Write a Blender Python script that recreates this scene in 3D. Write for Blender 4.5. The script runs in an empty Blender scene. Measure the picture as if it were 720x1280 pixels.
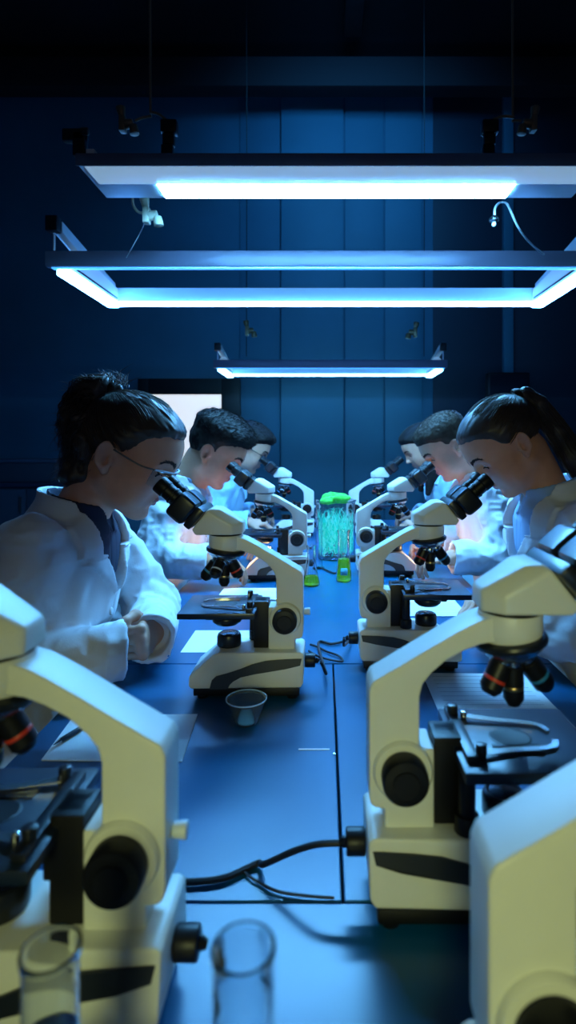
import bpy, bmesh, math, random
import numpy as np
from mathutils import Vector, Matrix, Quaternion

random.seed(7)
RNG = np.random.RandomState(11)
SC = bpy.context.scene
COL = SC.collection
PI = math.pi

# ------------------------------------------------------------------ the camera's frame (720 x 1280)
FPX, VX, VY = 720.0, 405.0, 555.0        # focal length in pixels, vanishing point
ZT = 0.75                                # table top
ZC = ZT + 0.48                           # camera height


def at(px, py, Y):
    """a point of the room at distance Y that the photo shows at px, py"""
    return Vector(((px - VX) / FPX * Y, Y, ZC - (py - VY) / FPX * Y))


def on_table(px, py):
    Y = 0.48 * FPX / (py - VY)
    return Vector(((px - VX) / FPX * Y, Y, ZT))


# ------------------------------------------------------------------ materials
MATS = {}


def mat(name, color, rough=0.5, metal=0.0, spec=0.5, trans=0.0, ior=1.45, emit=None, estr=0.0,
        noise=0.0, nscale=20.0, bump=0.0, bscale=60.0, coat=0.0, sheen=0.0, stretch=None, sss=0.0, alpha=1.0):
    if name in MATS:
        return MATS[name]
    m = bpy.data.materials.new(name)
    m.use_nodes = True
    nt = m.node_tree
    b = nt.nodes['Principled BSDF']
    b.inputs['Base Color'].default_value = (*color, 1)
    b.inputs['Roughness'].default_value = rough
    b.inputs['Metallic'].default_value = metal
    b.inputs['Specular IOR Level'].default_value = spec
    b.inputs['Transmission Weight'].default_value = trans
    b.inputs['IOR'].default_value = ior
    b.inputs['Coat Weight'].default_value = coat
    b.inputs['Sheen Weight'].default_value = sheen
    b.inputs['Alpha'].default_value = alpha
    if sss:
        b.inputs['Subsurface Weight'].default_value = sss
        b.inputs['Subsurface Radius'].default_value = (0.012, 0.005, 0.003)
        b.inputs['Subsurface Scale'].default_value = 1.0
    if emit:
        b.inputs['Emission Color'].default_value = (*emit, 1)
        b.inputs['Emission Strength'].default_value = estr
    if noise or bump:
        tc = nt.nodes.new('ShaderNodeTexCoord')
        mp = nt.nodes.new('ShaderNodeMapping')
        if stretch:
            mp.inputs['Scale'].default_value = stretch
        nt.links.new(tc.outputs['Object'], mp.inputs['Vector'])
    if noise:
        n = nt.nodes.new('ShaderNodeTexNoise')
        n.inputs['Scale'].default_value = nscale
        n.inputs['Detail'].default_value = 4
        r = nt.nodes.new('ShaderNodeValToRGB')
        r.color_ramp.elements[0].position = 0.3
        r.color_ramp.elements[1].position = 0.7
        r.color_ramp.elements[0].color = (*[c * (1 - noise) for c in color], 1)
        r.color_ramp.elements[1].color = (*[min(1, c * (1 + noise)) for c in color], 1)
        nt.links.new(mp.outputs[0], n.inputs['Vector'])
        nt.links.new(n.outputs['Fac'], r.inputs['Fac'])
        nt.links.new(r.outputs['Color'], b.inputs['Base Color'])
    if bump:
        n2 = nt.nodes.new('ShaderNodeTexNoise')
        n2.inputs['Scale'].default_value = bscale
        n2.inputs['Detail'].default_value = 3
        bp = nt.nodes.new('ShaderNodeBump')
        bp.inputs['Strength'].default_value = bump
        bp.inputs['Distance'].default_value = 0.002
        nt.links.new(mp.outputs[0], n2.inputs['Vector'])
        nt.links.new(n2.outputs['Fac'], bp.inputs['Height'])
        nt.links.new(bp.outputs[0], b.inputs['Normal'])
    MATS[name] = m
    return m


# ------------------------------------------------------------------ objects, names and tags
def tag(o, label=None, cat=None, group=None, kind=None):
    if label: o['label'] = label
    if cat: o['category'] = cat
    if group: o['group'] = group
    if kind: o['kind'] = kind
    return o


def empty(name, loc=(0, 0, 0), rz=0.0):
    o = bpy.data.objects.new(name, None)
    o.empty_display_size = 0.05
    o.location = loc
    o.rotation_euler = (0, 0, rz)
    COL.objects.link(o)
    return o


def link_mesh(name, me, materials, parent=None, smooth=True, angle=35):
    if not isinstance(materials, (list, tuple)):
        materials = [materials]
    for m in materials:
        me.materials.append(m)
    if smooth:
        me.polygons.foreach_set('use_smooth', [True] * len(me.polygons))
        if angle and angle < 180:
            try:
                me.set_sharp_from_angle(angle=math.radians(angle))
            except Exception:
                pass
    o = bpy.data.objects.new(name, me)
    COL.objects.link(o)
    if parent is not None:
        o.parent = parent
    return o


def obj(name, bm, m, parent=None, smooth=True, angle=35):
    me = bpy.data.meshes.new(name)
    bm.normal_update()
    bm.to_mesh(me)
    bm.free()
    return link_mesh(name, me, m, parent, smooth, angle)


def copy_tree(o, parent=None):
    c = o.copy()
    COL.objects.link(c)
    if parent is not None:
        c.parent = parent
    for ch in list(o.children):
        copy_tree(ch, c)
    return c


# ------------------------------------------------------------------ shapes (all add to a bmesh)
def NB():
    return bmesh.new()


def bevel_all(bm, geom_edges, w, seg=2):
    if w > 0:
        es = [e for e in geom_edges if e.is_valid and len(e.link_faces) == 2 and e.calc_face_angle(0) > 0.35]
        if es:
            bmesh.ops.bevel(bm, geom=es, offset=w, segments=seg, profile=0.6, affect='EDGES', clamp_overlap=True)


def box(bm, lo, hi, bevel=0.0, M=None, seg=2):
    b = bmesh.new()
    r = bmesh.ops.create_cube(b, size=1.0)
    lo = Vector(lo); hi = Vector(hi)
    for v in b.verts:
        v.co = Vector(((v.co.x + .5) * (hi.x - lo.x) + lo.x, (v.co.y + .5) * (hi.y - lo.y) + lo.y,
                       (v.co.z + .5) * (hi.z - lo.z) + lo.z))
    bevel_all(b, b.edges[:], bevel, seg)
    return merge(bm, b, M)


def merge(bm, b, M=None):
    if M is not None:
        bmesh.ops.transform(b, matrix=M, verts=b.verts[:])
    me = bpy.data.meshes.new('tmp')
    b.to_mesh(me)
    b.free()
    bm.from_mesh(me)
    bpy.data.meshes.remove(me)
    return bm


def prism(bm, pts, y0, y1, bevel=0.0, M=None, seg=2):
    """polygon in x,z pushed from y0 to y1"""
    b = bmesh.new()
    vs = [b.verts.new((p[0], y0, p[1])) for p in pts]
    f = b.faces.new(vs)
    r = bmesh.ops.extrude_face_region(b, geom=[f])
    for v in [g for g in r['geom'] if isinstance(g, bmesh.types.BMVert)]:
        v.co.y = y1
    bmesh.ops.recalc_face_normals(b, faces=b.faces[:])
    bevel_all(b, b.edges[:], bevel, seg)
    return merge(bm, b, M)


def flat_prism(bm, pts, z0, z1, bevel=0.0, M=None, seg=2):
    """polygon in x,y pushed from z0 to z1"""
    b = bmesh.new()
    vs = [b.verts.new((p[0], p[1], z0)) for p in pts]
    f = b.faces.new(vs)
    r = bmesh.ops.extrude_face_region(b, geom=[f])
    for v in [g for g in r['geom'] if isinstance(g, bmesh.types.BMVert)]:
        v.co.z = z1
    bmesh.ops.recalc_face_normals(b, faces=b.faces[:])
    bevel_all(b, b.edges[:], bevel, seg)
    return merge(bm, b, M)


def hull(bm, pts, bevel=0.0, seg=2):
    b = bmesh.new()
    for p in pts:
        b.verts.new(p)
    bmesh.ops.convex_hull(b, input=b.verts[:])
    bmesh.ops.dissolve_limit(b, angle_limit=0.02, verts=b.verts[:], edges=b.edges[:])
    bmesh.ops.recalc_face_normals(b, faces=b.faces[:])
    bevel_all(b, b.edges[:], bevel, seg)
    return merge(bm, b)


def lathe(bm, prof, n=32, M=None, closed=False):
    """prof: (radius, z) pairs turned about z; radius 0 makes a tip"""
    b = bmesh.new()
    rings = []
    for r, z in prof:
        if r < 1e-6:
            rings.append([b.verts.new((0, 0, z))])
        else:
            rings.append([b.verts.new((r * math.cos(2 * PI * i / n), r * math.sin(2 * PI * i / n), z)) for i in range(n)])
    pairs = list(zip(rings[:-1], rings[1:]))
    if closed:
        pairs.append((rings[-1], rings[0]))
    for a, c in pairs:
        if len(a) == 1 and len(c) == 1:
            continue
        for i in range(n):
            j = (i + 1) % n
            if len(a) == 1:
                b.faces.new((a[0], c[i], c[j]))
            elif len(c) == 1:
                b.faces.new((a[i], a[j], c[0]))
            else:
                b.faces.new((a[i], a[j], c[j], c[i]))
    bmesh.ops.recalc_face_normals(b, faces=b.faces[:])
    return merge(bm, b, M)


def axis_matrix(p, d, roll=0.0):
    """matrix that puts z along d at p"""
    d = Vector(d).normalized()
    q = Vector((0, 0, 1)).rotation_difference(d)
    return Matrix.Translation(Vector(p)) @ q.to_matrix().to_4x4() @ Matrix.Rotation(roll, 4, 'Z')


def cyl(bm, p0, p1, r0, r1=None, n=24, bevel=0.0):
    p0 = Vector(p0); p1 = Vector(p1)
    r1 = r0 if r1 is None else r1
    L = (p1 - p0).length
    b = min(bevel, L * .4, r0 * .5, r1 * .5)
    if b > 0:
        prof = [(0, 0), (r0 - b, 0), (r0 - b * .3, b * .3), (r0, b), (r1, L - b), (r1 - b * .3, L - b * .3), (r1 - b, L), (0, L)]
    else:
        prof = [(0, 0), (r0, 0), (r1, L), (0, L)]
    return lathe(bm, prof, n, axis_matrix(p0, p1 - p0))


def spline(pts, n=8):
    """smooth path through pts"""
    P = [Vector(p) for p in pts]
    if len(P) < 3:
        return P
    out = []
    for i in range(len(P) - 1):
        p0 = P[max(i - 1, 0)]; p1 = P[i]; p2 = P[i + 1]; p3 = P[min(i + 2, len(P) - 1)]
        for k in range(n):
            t = k / n
            out.append(0.5 * ((2 * p1) + (p2 - p0) * t + (2 * p0 - 5 * p1 + 4 * p2 - p3) * t * t
                              + (3 * p1 - p0 - 3 * p2 + p3) * t ** 3))
    out.append(P[-1])
    return out


def tube(bm, path, r, n=8, r1=None):
    P = [Vector(p) for p in path]
    b = bmesh.new()
    rings = []
    T0 = (P[1] - P[0]).normalized()
    U = T0.orthogonal().normalized()
    for i, p in enumerate(P):
        T = (P[min(i + 1, len(P) - 1)] - P[max(i - 1, 0)])
        if T.length < 1e-9:
            T = T0
        T = T.normalized()
        U = (U - T * U.dot(T))
        U = U.normalized() if U.length > 1e-6 else T.orthogonal().normalized()
        W = T.cross(U)
        rr = r if r1 is None else r + (r1 - r) * i / (len(P) - 1)
        rings.append([b.verts.new(p + (U * math.cos(2 * PI * k / n) + W * math.sin(2 * PI * k / n)) * rr) for k in range(n)])
    for a, c in zip(rings[:-1], rings[1:]):
        for k in range(n):
            b.faces.new((a[k], a[(k + 1) % n], c[(k + 1) % n], c[k]))
    b.faces.new(rings[0][::-1])
    b.faces.new(rings[-1])
    bmesh.ops.recalc_face_normals(b, faces=b.faces[:])
    return merge(bm, b)


def curves(name, paths, r, m, parent=None, taper=True, n=3):
    """many thin strands as one mesh"""
    V, F, base = [], [], 0
    for P in paths:
        P = np.asarray(P, np.float32)
        k = len(P)
        T = np.gradient(P, axis=0)
        T /= np.linalg.norm(T, axis=1)[:, None] + 1e-9
        ref = np.array([.37, .61, .70], np.float32)
        U = np.cross(T, ref); U /= np.linalg.norm(U, axis=1)[:, None] + 1e-9
        W = np.cross(T, U)
        t = np.linspace(0, 1, k)
        rad = r * (np.clip(1 - (t - .55) * 2.0, .12, 1) if taper else np.ones(k))
        for j in range(n):
            a = 2 * PI * j / n
            V.append(P + (U * math.cos(a) + W * math.sin(a)) * rad[:, None])
        i = np.arange(k - 1)
        for j in range(n):
            j2 = (j + 1) % n
            F.append(np.stack([base + j * k + i, base + j2 * k + i, base + j2 * k + i + 1, base + j * k + i + 1], 1))
        base += n * k
    return np_mesh(name, np.concatenate(V), np.concatenate(F), [m], parent)


# ------------------------------------------------------------------ distance fields -> one continuous mesh
def V3(*a):
    return np.array(a, np.float32)


def ell(p, c, r):
    q = p - V3(*c)
    r = V3(*r)
    k0 = np.sqrt(((q / r) ** 2).sum(-1))
    k1 = np.sqrt(((q / (r * r)) ** 2).sum(-1)) + 1e-9
    return k0 * (k0 - 1) / k1


def cap(p, a, b, ra, rb=None):
    rb = ra if rb is None else rb
    a = V3(*a); b = V3(*b)
    ba = b - a
    q = p - a
    h = np.clip((q @ ba) / max(float(ba @ ba), 1e-9), 0, 1)
    return np.sqrt(((q - h[:, None] * ba) ** 2).sum(-1)) - (ra + (rb - ra) * h)


def smin(a, b, k):
    h = np.maximum(k - np.abs(a - b), 0) / k
    return np.minimum(a, b) - h * h * k * .25


def smax(a, b, k):
    return -smin(-a, -b, k)


def sstep(x, a, b):
    t = np.clip((x - a) / (b - a), 0, 1)
    return t * t * (3 - 2 * t)


_H = RNG.rand(32, 32, 32).astype(np.float32)


def vnoise(p):
    """smooth value noise in -1..1"""
    i = np.floor(p).astype(np.int32)
    f = p - i
    f = f * f * (3 - 2 * f)
    x0, y0, z0 = (i[:, 0] & 31), (i[:, 1] & 31), (i[:, 2] & 31)
    x1, y1, z1 = ((i[:, 0] + 1) & 31), ((i[:, 1] + 1) & 31), ((i[:, 2] + 1) & 31)
    fx, fy, fz = f[:, 0], f[:, 1], f[:, 2]
    a = _H[x0, y0, z0] * (1 - fx) + _H[x1, y0, z0] * fx
    b = _H[x0, y1, z0] * (1 - fx) + _H[x1, y1, z0] * fx
    c = _H[x0, y0, z1] * (1 - fx) + _H[x1, y0, z1] * fx
    d = _H[x0, y1, z1] * (1 - fx) + _H[x1, y1, z1] * fx
    return ((a * (1 - fy) + b * fy) * (1 - fz) + (c * (1 - fy) + d * fy) * fz) * 2 - 1


def evalf(f, P, chunk=60000):
    out = np.empty(len(P), np.float32)
    for i in range(0, len(P), chunk):
        out[i:i + chunk] = f(P[i:i + chunk])
    return out


def sdf_mesh(f, lo, hi, h, B=10):
    lo = np.array(lo, np.float32); hi = np.array(hi, np.float32)
    nb = np.ceil((hi - lo) / (h * B)).astype(int)
    ii = np.stack(np.meshgrid(*[np.arange(k) for k in nb], indexing='ij'), -1).reshape(-1, 3)
    cen = lo + (ii + 0.5) * (h * B)
    dc = evalf(f, cen.astype(np.float32))
    act = np.abs(dc) < h * B * 0.87 * 1.35 + 0.012
    N = nb * B
    vals = np.empty((nb[0], nb[1], nb[2], B, B, B), np.float32)
    vals[...] = np.where(dc < 0, -1.0, 1.0).reshape(nb[0], nb[1], nb[2])[..., None, None, None]
    loc = np.stack(np.meshgrid(*[np.arange(B)] * 3, indexing='ij'), -1).reshape(-1, 3)
    A = ii[act]
    P = (lo + (A[:, None, :] * B + loc[None]) * h).astype(np.float32).reshape(-1, 3)
    vals[A[:, 0], A[:, 1], A[:, 2]] = evalf(f, P).reshape(-1, B, B, B)
    G = vals.transpose(0, 3, 1, 4, 2, 5).reshape(N[0], N[1], N[2])
    S = G < 0
    cnt = np.zeros((N[0] - 1, N[1] - 1, N[2] - 1), np.int8)
    offs = [(a, b, c) for a in (0, 1) for b in (0, 1) for c in (0, 1)]
    for a, b, c in offs:
        cnt += S[a:N[0] - 1 + a, b:N[1] - 1 + b, c:N[2] - 1 + c]
    ci = np.argwhere((cnt > 0) & (cnt < 8))
    idx = np.full(cnt.shape, -1, np.int32)
    idx[ci[:, 0], ci[:, 1], ci[:, 2]] = np.arange(len(ci))
    cv = np.stack([G[ci[:, 0] + a, ci[:, 1] + b, ci[:, 2] + c] for a, b, c in offs], 1)
    acc = np.zeros((len(ci), 3), np.float32); num = np.zeros(len(ci), np.float32)
    O = np.array(offs, np.float32)
    for i in range(8):
        for j in range(i + 1, 8):
            if np.abs(O[i] - O[j]).sum() != 1:
                continue
            va, vb = cv[:, i], cv[:, j]
            m = (va < 0) != (vb < 0)
            t = np.where(m, va / np.where(m, va - vb, 1), 0)
            acc += np.where(m[:, None], O[i] + (O[j] - O[i]) * t[:, None], 0)
            num += m
    verts = lo + (ci + acc / num[:, None]) * h
    quads = []
    for ax in range(3):
        u, v = [(1, 2), (2, 0), (0, 1)][ax]
        sa = [slice(None)] * 3; sb = [slice(None)] * 3
        sa[ax] = slice(0, -1); sb[ax] = slice(1, None)
        A_, B_ = S[tuple(sa)], S[tuple(sb)]
        e = np.argwhere(A_ != B_)
        e = e[(e[:, u] > 0) & (e[:, v] > 0) & (e[:, u] < cnt.shape[u]) & (e[:, v] < cnt.shape[v])]
        fl = A_[e[:, 0], e[:, 1], e[:, 2]]
        def cell(du, dv):
            q = e.copy(); q[:, u] -= du; q[:, v] -= dv
            return idx[q[:, 0], q[:, 1], q[:, 2]]
        q = np.stack([cell(1, 1), cell(0, 1), cell(0, 0), cell(1, 0)], 1)
        q[~fl] = q[~fl][:, ::-1]
        quads.append(q)
    F = np.concatenate(quads)
    F = F[(F >= 0).all(1)]
    return verts, F


def np_mesh(name, verts, faces, materials, parent=None, mat_idx=None):
    me = bpy.data.meshes.new(name)
    me.vertices.add(len(verts))
    me.vertices.foreach_set('co', np.asarray(verts, np.float32).ravel())
    me.loops.add(faces.size)
    me.loops.foreach_set('vertex_index', faces.ravel().astype(np.int32))
    me.polygons.add(len(faces))
    me.polygons.foreach_set('loop_start', np.arange(0, faces.size, faces.shape[1], dtype=np.int32))
    me.update(calc_edges=True)
    me.validate()
    if mat_idx is not None and len(mat_idx) == len(me.polygons):
        for m in materials:
            me.materials.append(m)
        me.polygons.foreach_set('material_index', mat_idx.astype(np.int32))
        me.polygons.foreach_set('use_smooth', [True] * len(me.polygons))
        o = bpy.data.objects.new(name, me)
        COL.objects.link(o)
        if parent is not None:
            o.parent = parent
        return o
    return link_mesh(name, me, materials, parent, True, 180)
# ================================================================== materials of the place
M_wall = mat('blue_wall_paint', (0.03, 0.115, 0.18), 0.7, noise=0.12, nscale=1.3)
M_panel = mat('blue_panel_paint', (0.035, 0.135, 0.20), 0.6, noise=0.08, nscale=1.5)
M_dark = mat('dark_blue_laminate', (0.012, 0.022, 0.04), 0.6)
M_ceil = mat('ceiling_black', (0.006, 0.006, 0.01), 0.9)
M_beam = mat('beam_grey', (0.016, 0.010, 0.014), 0.8)
M_floor = mat('floor_vinyl', (0.02, 0.03, 0.05), 0.5, noise=0.2, nscale=6)
M_table = mat('blue_black_worktop', (0.0, 0.085, 0.205), 0.31, spec=0.5, noise=0.10, nscale=3.0)
M_tedge = mat('worktop_edge', (0.004, 0.01, 0.03), 0.5)
M_steel = mat('dark_steel', (0.06, 0.065, 0.075), 0.4, metal=0.8)
M_ivory = mat('microscope_enamel', (0.72, 0.72, 0.66), 0.38, spec=0.5, noise=0.02, nscale=30)
M_black = mat('black_plastic', (0.006, 0.006, 0.008), 0.42, spec=0.35)
M_satin = mat('black_satin_metal', (0.010, 0.012, 0.018), 0.30, spec=0.5)
M_stage = mat('stage_black', (0.008, 0.016, 0.036), 0.33, spec=0.6)
M_chrome = mat('chrome', (0.62, 0.62, 0.60), 0.22, metal=1.0)
M_brass = mat('brass', (0.62, 0.42, 0.18), 0.3, metal=1.0)
M_red = mat('red_band', (0.55, 0.04, 0.02), 0.4)
M_accent = mat('navy_accent', (0.010, 0.014, 0.024), 0.35, spec=0.5)
M_lens = mat('dark_glass', (0.01, 0.012, 0.02), 0.25, spec=0.5)
M_blue = mat('blue_clip', (0.03, 0.25, 0.55), 0.4)
M_glass = mat('clear_glass', (0.93, 0.97, 1.0), 0.0, trans=1.0, ior=1.46)
M_plasticcup = mat('clear_plastic', (0.80, 0.94, 1.0), 0.05, trans=0.96, ior=1.40)
M_paper = mat('white_paper', (0.88, 0.89, 0.90), 0.75)
M_ink = mat('grey_ink', (0.35, 0.38, 0.45), 0.8)
M_rubber = mat('black_cable_rubber', (0.006, 0.006, 0.008), 0.55)
M_alu = mat('white_aluminium', (0.62, 0.68, 0.72), 0.38)
M_alu_d = mat('blue_grey_aluminium', (0.085, 0.09, 0.135), 0.4)
M_rust = mat('bronze_clip', (0.20, 0.14, 0.09), 0.5, metal=0.6)
M_cream = mat('cream_clip', (0.55, 0.50, 0.36), 0.5)

# ================================================================== the room
X0, X1, Y0_, Y1_, ZCEIL = -3.8, 3.4, -2.6, 5.6, 4.95


def struct(name, bm, m, parent=None):
    o = obj(name, bm, m, parent)
    if parent is None:
        tag(o, kind='structure')
    return o


struct('floor', box(NB(), (X0, Y0_, -0.1), (X1, Y1_ + .1, 0)), M_floor)
struct('ceiling', box(NB(), (X0, 3.4, ZCEIL), (X1, Y1_ + .1, ZCEIL + .1)), M_ceil)
struct('wall_back', box(NB(), (X0, Y1_, 0), (X1, Y1_ + .1, ZCEIL)), M_wall)
struct('wall_left', box(NB(), (X0 - .1, 0.0, 0), (X0, Y1_, ZCEIL)), M_wall)
struct('wall_right', box(NB(), (X1, 0.0, 0), (X1 + .1, Y1_, ZCEIL)), M_wall)
# tall wall panels, the pilaster and the conduit at the right
def wx(px): return (px - VX) / FPX * Y1_
wtop = ZC + (VY - 104) / FPX * 5.5
n_trim = 0
for a, b, t, m in ((352, 429, .06, M_panel), (431, 479, .025, M_panel), (481, 527, .02, M_panel), (300, 350, .015, M_wall), (628, 640, .05, M_panel)):
    n_trim += 1
    struct('trim_%d' % n_trim, box(NB(), (wx(a), Y1_ - t, 0.0), (wx(b), Y1_, wtop), 0.006), m)
struct('trim_6', box(NB(), (wx(541), Y1_ - .012, 0.0), (wx(627), Y1_, wtop), 0.004), M_dark)
struct('trim_7', box(NB(), (wx(641), Y1_ - .012, 0.0), (X1, Y1_, wtop), 0.004), M_dark)
# roof beams
def beamz(py, Y): return ZC + (VY - py) / FPX * Y
bb = box(NB(), (X0, 5.15, beamz(107, 5.15)), (X1, 5.33, beamz(70, 5.15)), 0.01)
struct('beam_1', bb, M_beam)
struct('beam_2', box(NB(), (wx(428), 3.4, ZCEIL - .12), (wx(447), 5.1, ZCEIL - .001), 0.005), M_beam)
struct('baseboard_back', box(NB(), (X0, Y1_ - .075, 0), (X1, Y1_ - .061, .1)), M_dark)

# ================================================================== tables
def lab_table(x0, x1, y0, y1, label, inset=.10):
    t = empty('lab_table', ((x0 + x1) / 2, (y0 + y1) / 2, 0))
    hx, hy = (x1 - x0) / 2, (y1 - y0) / 2
    obj('tabletop', box(NB(), (-hx, -hy, ZT - .03), (hx, hy, ZT), 0.0012, seg=1), M_table, t)
    ix, iy = hx - .10, hy - inset
    bm = NB()
    for a in (-1, 1):
        box(bm, (-ix, a * iy - .015, ZT - .08), (ix, a * iy + .015, ZT - .031))
    for a in (-1, 1):
        box(bm, (a * ix - .015, -iy + .0, ZT - .079), (a * ix + .015, iy, ZT - .032))
    obj('frame', bm, M_steel, t)
    for a in (-1, 1):
        for b in (-1, 1):
            obj('leg', box(NB(), (a * ix - .02, b * iy - .02, 0.0), (a * ix + .02, b * iy + .02, ZT - .081), .003), M_steel, t)
    tag(t, label, 'table', 'blue black tables joined into one long workbench')
    return t


TL, TR, SEAM = -0.475, 0.50, 0.020
lab_table(TL, TR, -0.42, 0.602, 'long blue black lab table at the very front, under the nearest three microscopes')
tm = lab_table(TL, SEAM - .0016, 0.605, 1.256, 'blue black table left of the seam, under the small plastic cup and loose paper', .25)
lab_table(SEAM + .0016, TR, 0.605, 1.256, 'blue black table right of the seam, under the lined paper sheet', .25)
lab_table(TL, TR, 1.259, 3.65, 'far blue black lab table carrying the glowing beaker and the flasks', .30)
# reflection streak painted as a white strip and a silver pin in the seam
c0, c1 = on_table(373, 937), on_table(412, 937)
mk = obj('reflection_streak', box(NB(), (c0.x - tm.location.x, c0.y - .0016 - tm.location.y, ZT + .0002), (c1.x - tm.location.x, c1.y + .0016 - tm.location.y, ZT + .0008)), M_paper, tm)
tag(mk, 'thin white painted reflection across the tabletop')
pn = on_table(424, 943)
obj('seam_pin', lathe(NB(), [(0, ZT + .0025), (.0022, ZT + .0015), (.0024, ZT + .0003), (0, ZT + .0003)], 12, Matrix.Translation((SEAM - .004 - tm.location.x, pn.y - tm.location.y, 0))), M_chrome, tm)

# ================================================================== microscope
def objective(bm_list, p, d, L, r, band):
    """three meshes: black barrel, chrome neck, coloured band"""
    p = Vector(p); d = Vector(d).normalized()
    A = axis_matrix(p, d)
    lathe(bm_list[0], [(0, 0), (r * .80, 0), (r * .86, L * .28), (r * .8, L * .30), (0, L * .30)], 20, A)
    lathe(bm_list[1], [(0, L * .30), (r, L * .30), (r, L * .62), (r * .96, L * .63), (r * .96, L * .66), (r, L * .67), (r, L * .86), (r * .62, L * .98), (0, L * .98)], 20, A)
    lathe(bm_list[2], [(r * .97, L * .62), (r * 1.015, L * .63), (r * 1.015, L * .69), (r * .97, L * .70)], 20, A)
    return


def make_microscope():
    t = empty('microscope')
    # ---- base
    bp = [(-.002, .082), (.004, .086), (.160, .086), (.170, .082), (.206, .050), (.213, .044), (.214, .028), (.210, .022), (.004, .022), (-.001, .030)]
    bmb = prism(NB(), bp, -.054, .054, .006, seg=3)
    def draft(bm):
        for v in bm.verts:
            k = 1 - .17 * max(0, v.co.z - .022) / .064
            if v.co.x < .012: k *= .90
            v.co.y *= k
        return bm
    base = obj('base', draft(bmb), M_ivory, t)
    for sg in (-1, 1):
        up = [(.002, .0745), (.04, .0745), (.07, .072), (.095, .066), (.116, .058), (.14, .0505), (.162, .045), (.170, .038), (.174, .0225)]
        lo = [(.140, .0225), (.136, .030), (.130, .0355), (.116, .043), (.09, .0485), (.061, .053), (.03, .058), (.005, .062)]
        y = sg * .0540
        obj('accent_stripe', draft(prism(NB(), up + lo, y - .0010, y + .0014, 0)), M_accent, base)
    obj('underside', box(NB(), (.006, -.048, .006), (.206, .048, .0218), .003), M_black, base)
    for a in (.02, .19):
        for b in (-.036, .036):
            obj('foot', cyl(NB(), (a, b, 0.0005), (a, b, .0058), .010, .011, 14), M_black, base)
    # ---- arm
    up = [(.016, .082), (.016, .104), (.006, .105), (.0015, .109), (0, .116), (0, .226), (.0035, .2345), (.03, .250), (.06, .268), (.09, .2855), (.112, .297), (.13, .302), (.150, .3025)]
    dn = [(.150, .276), (.130, .2755), (.115, .2735), (.098, .267), (.080, .2575), (.064, .2435), (.055, .232), (.052, .220), (.052, .166), (.067, .166), (.067, .082)]
    arm = obj('arm', prism(NB(), up + dn, -.0225, .0225, .0045, seg=3), M_ivory, t)
    obj('nose_mount', lathe(NB(), [(0, .303), (.0325, .303), (.0335, .301), (.0335, .284), (.0325, .279), (.030, .272), (0, .272)], 40, Matrix.Translation((.152, 0, 0))), M_ivory, arm)
    # ---- focus knobs both sides
    for sg in (-1, 1):
        kn = obj('focus_knob', lathe(NB(), [(0, .052), (.013, .052), (.0135, .050), (.0215, .049), (.0232, .0465), (.0232, .031), (.0215, .029), (.010, .029), (.010, .024), (0, .024)], 40,
                                     axis_matrix((.0345, 0, .1445), (0, sg, 0))), M_black, t)
        obj('knob_collar', lathe(NB(), [(0, .0285), (.0285, .0285), (.0305, .0262), (.031, .0226), (0, .0226)], 40, axis_matrix((.0345, 0, .1445), (0, sg, 0))), M_ivory, kn)
    lk = obj('lock_knob', cyl(NB(), (-.0005, 0, .152), (-.013, 0, .152), .0065, .0075, 16, .0015), M_alu, t)
    tag(lk, 'small pale knob on the back')
    # ---- focus block and stage
    fb = NB()
    box(fb, (.0675, -.019, .0865), (.096, .019, .176), .002)
    box(fb, (.096, -.013, .118), (.104, .013, .154), .001)
    cyl(fb, (.098, -.031, .088), (.098, -.031, .154), .009, None, 16, .001)
    cyl(fb, (.098, -.031, .0875), (.098, -.031, .106), .0125, None, 20, .0015)
    obj('focus_block', fb, M_black, t)
    stage = obj('stage', box(NB(), (.088, -.068, .1555), (.232, .068, .1668), .0025), M_stage, t)
    obj('aperture', lathe(NB(), [(0, .1671), (.0165, .1671), (.0185, .1674), (.0195, .1669)], 32, Matrix.Translation((.152, 0, 0)) @ Matrix.Scale(1.15, 4, (1, 0, 0))), M_black, stage)
    sh = NB()
    box(sh, (.094, -.050, .1669), (.106, .060, .1735), .001)
    box(sh, (.071, -.012, .1675), (.094, .012, .176), .001)
    cyl(sh, (.110, -.042, .1669), (.110, -.042, .182), .0055, None, 14, .001)
    cyl(sh, (.100, .042, .1735), (.100, .042, .183), .006, None, 14, .001)
    obj('slide_holder', sh, M_satin, stage)
    for sg in (-1, 1):
        cl = NB()
        path = [(.112, sg * .040, .172), (.128, sg * .036, .1715), (.15, sg * .031, .1708), (.172, sg * .028, .1703), (.190, sg * .022, .1700), (.196, sg * .010, .1699)]
        P = spline(path, 5)
        b = bmesh.new()
        prev = None
        for i, p in enumerate(P):
            q = P[min(i + 1, len(P) - 1)] - P[max(i - 1, 0)]
            nrm = Vector((-q.y, q.x, 0)).normalized() * (.0048 - .0018 * i / len(P))
            row = [b.verts.new(p + nrm), b.verts.new(p - nrm), b.verts.new(p - nrm - Vector((0, 0, .0012))), b.verts.new(p + nrm - Vector((0, 0, .0012)))]
            if prev:
                for k in range(4):
                    b.faces.new((prev[k], prev[(k + 1) % 4], row[(k + 1) % 4], row[k]))
            prev = row
        bmesh.ops.recalc_face_normals(b, faces=b.faces[:])
        merge(cl, b)
        cyl(cl, (.112, sg * .040, .1668), (.112, sg * .040, .1765), .0035, None, 12, .0008)
        k = obj('slide_clip', cl, M_chrome, stage)
        tag(k, 'shiny sprung clip on the stage')
    obj('slide', box(NB(), (.128, -.036, .1676), (.176, -.0165, .1687)), M_glass, stage)
    obj('stage_rack', box(NB(), (.112, -.020, .149), (.196, .020, .1553), .001), M_black, stage)
    # ---- condenser and lamp
    cd = NB()
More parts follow.
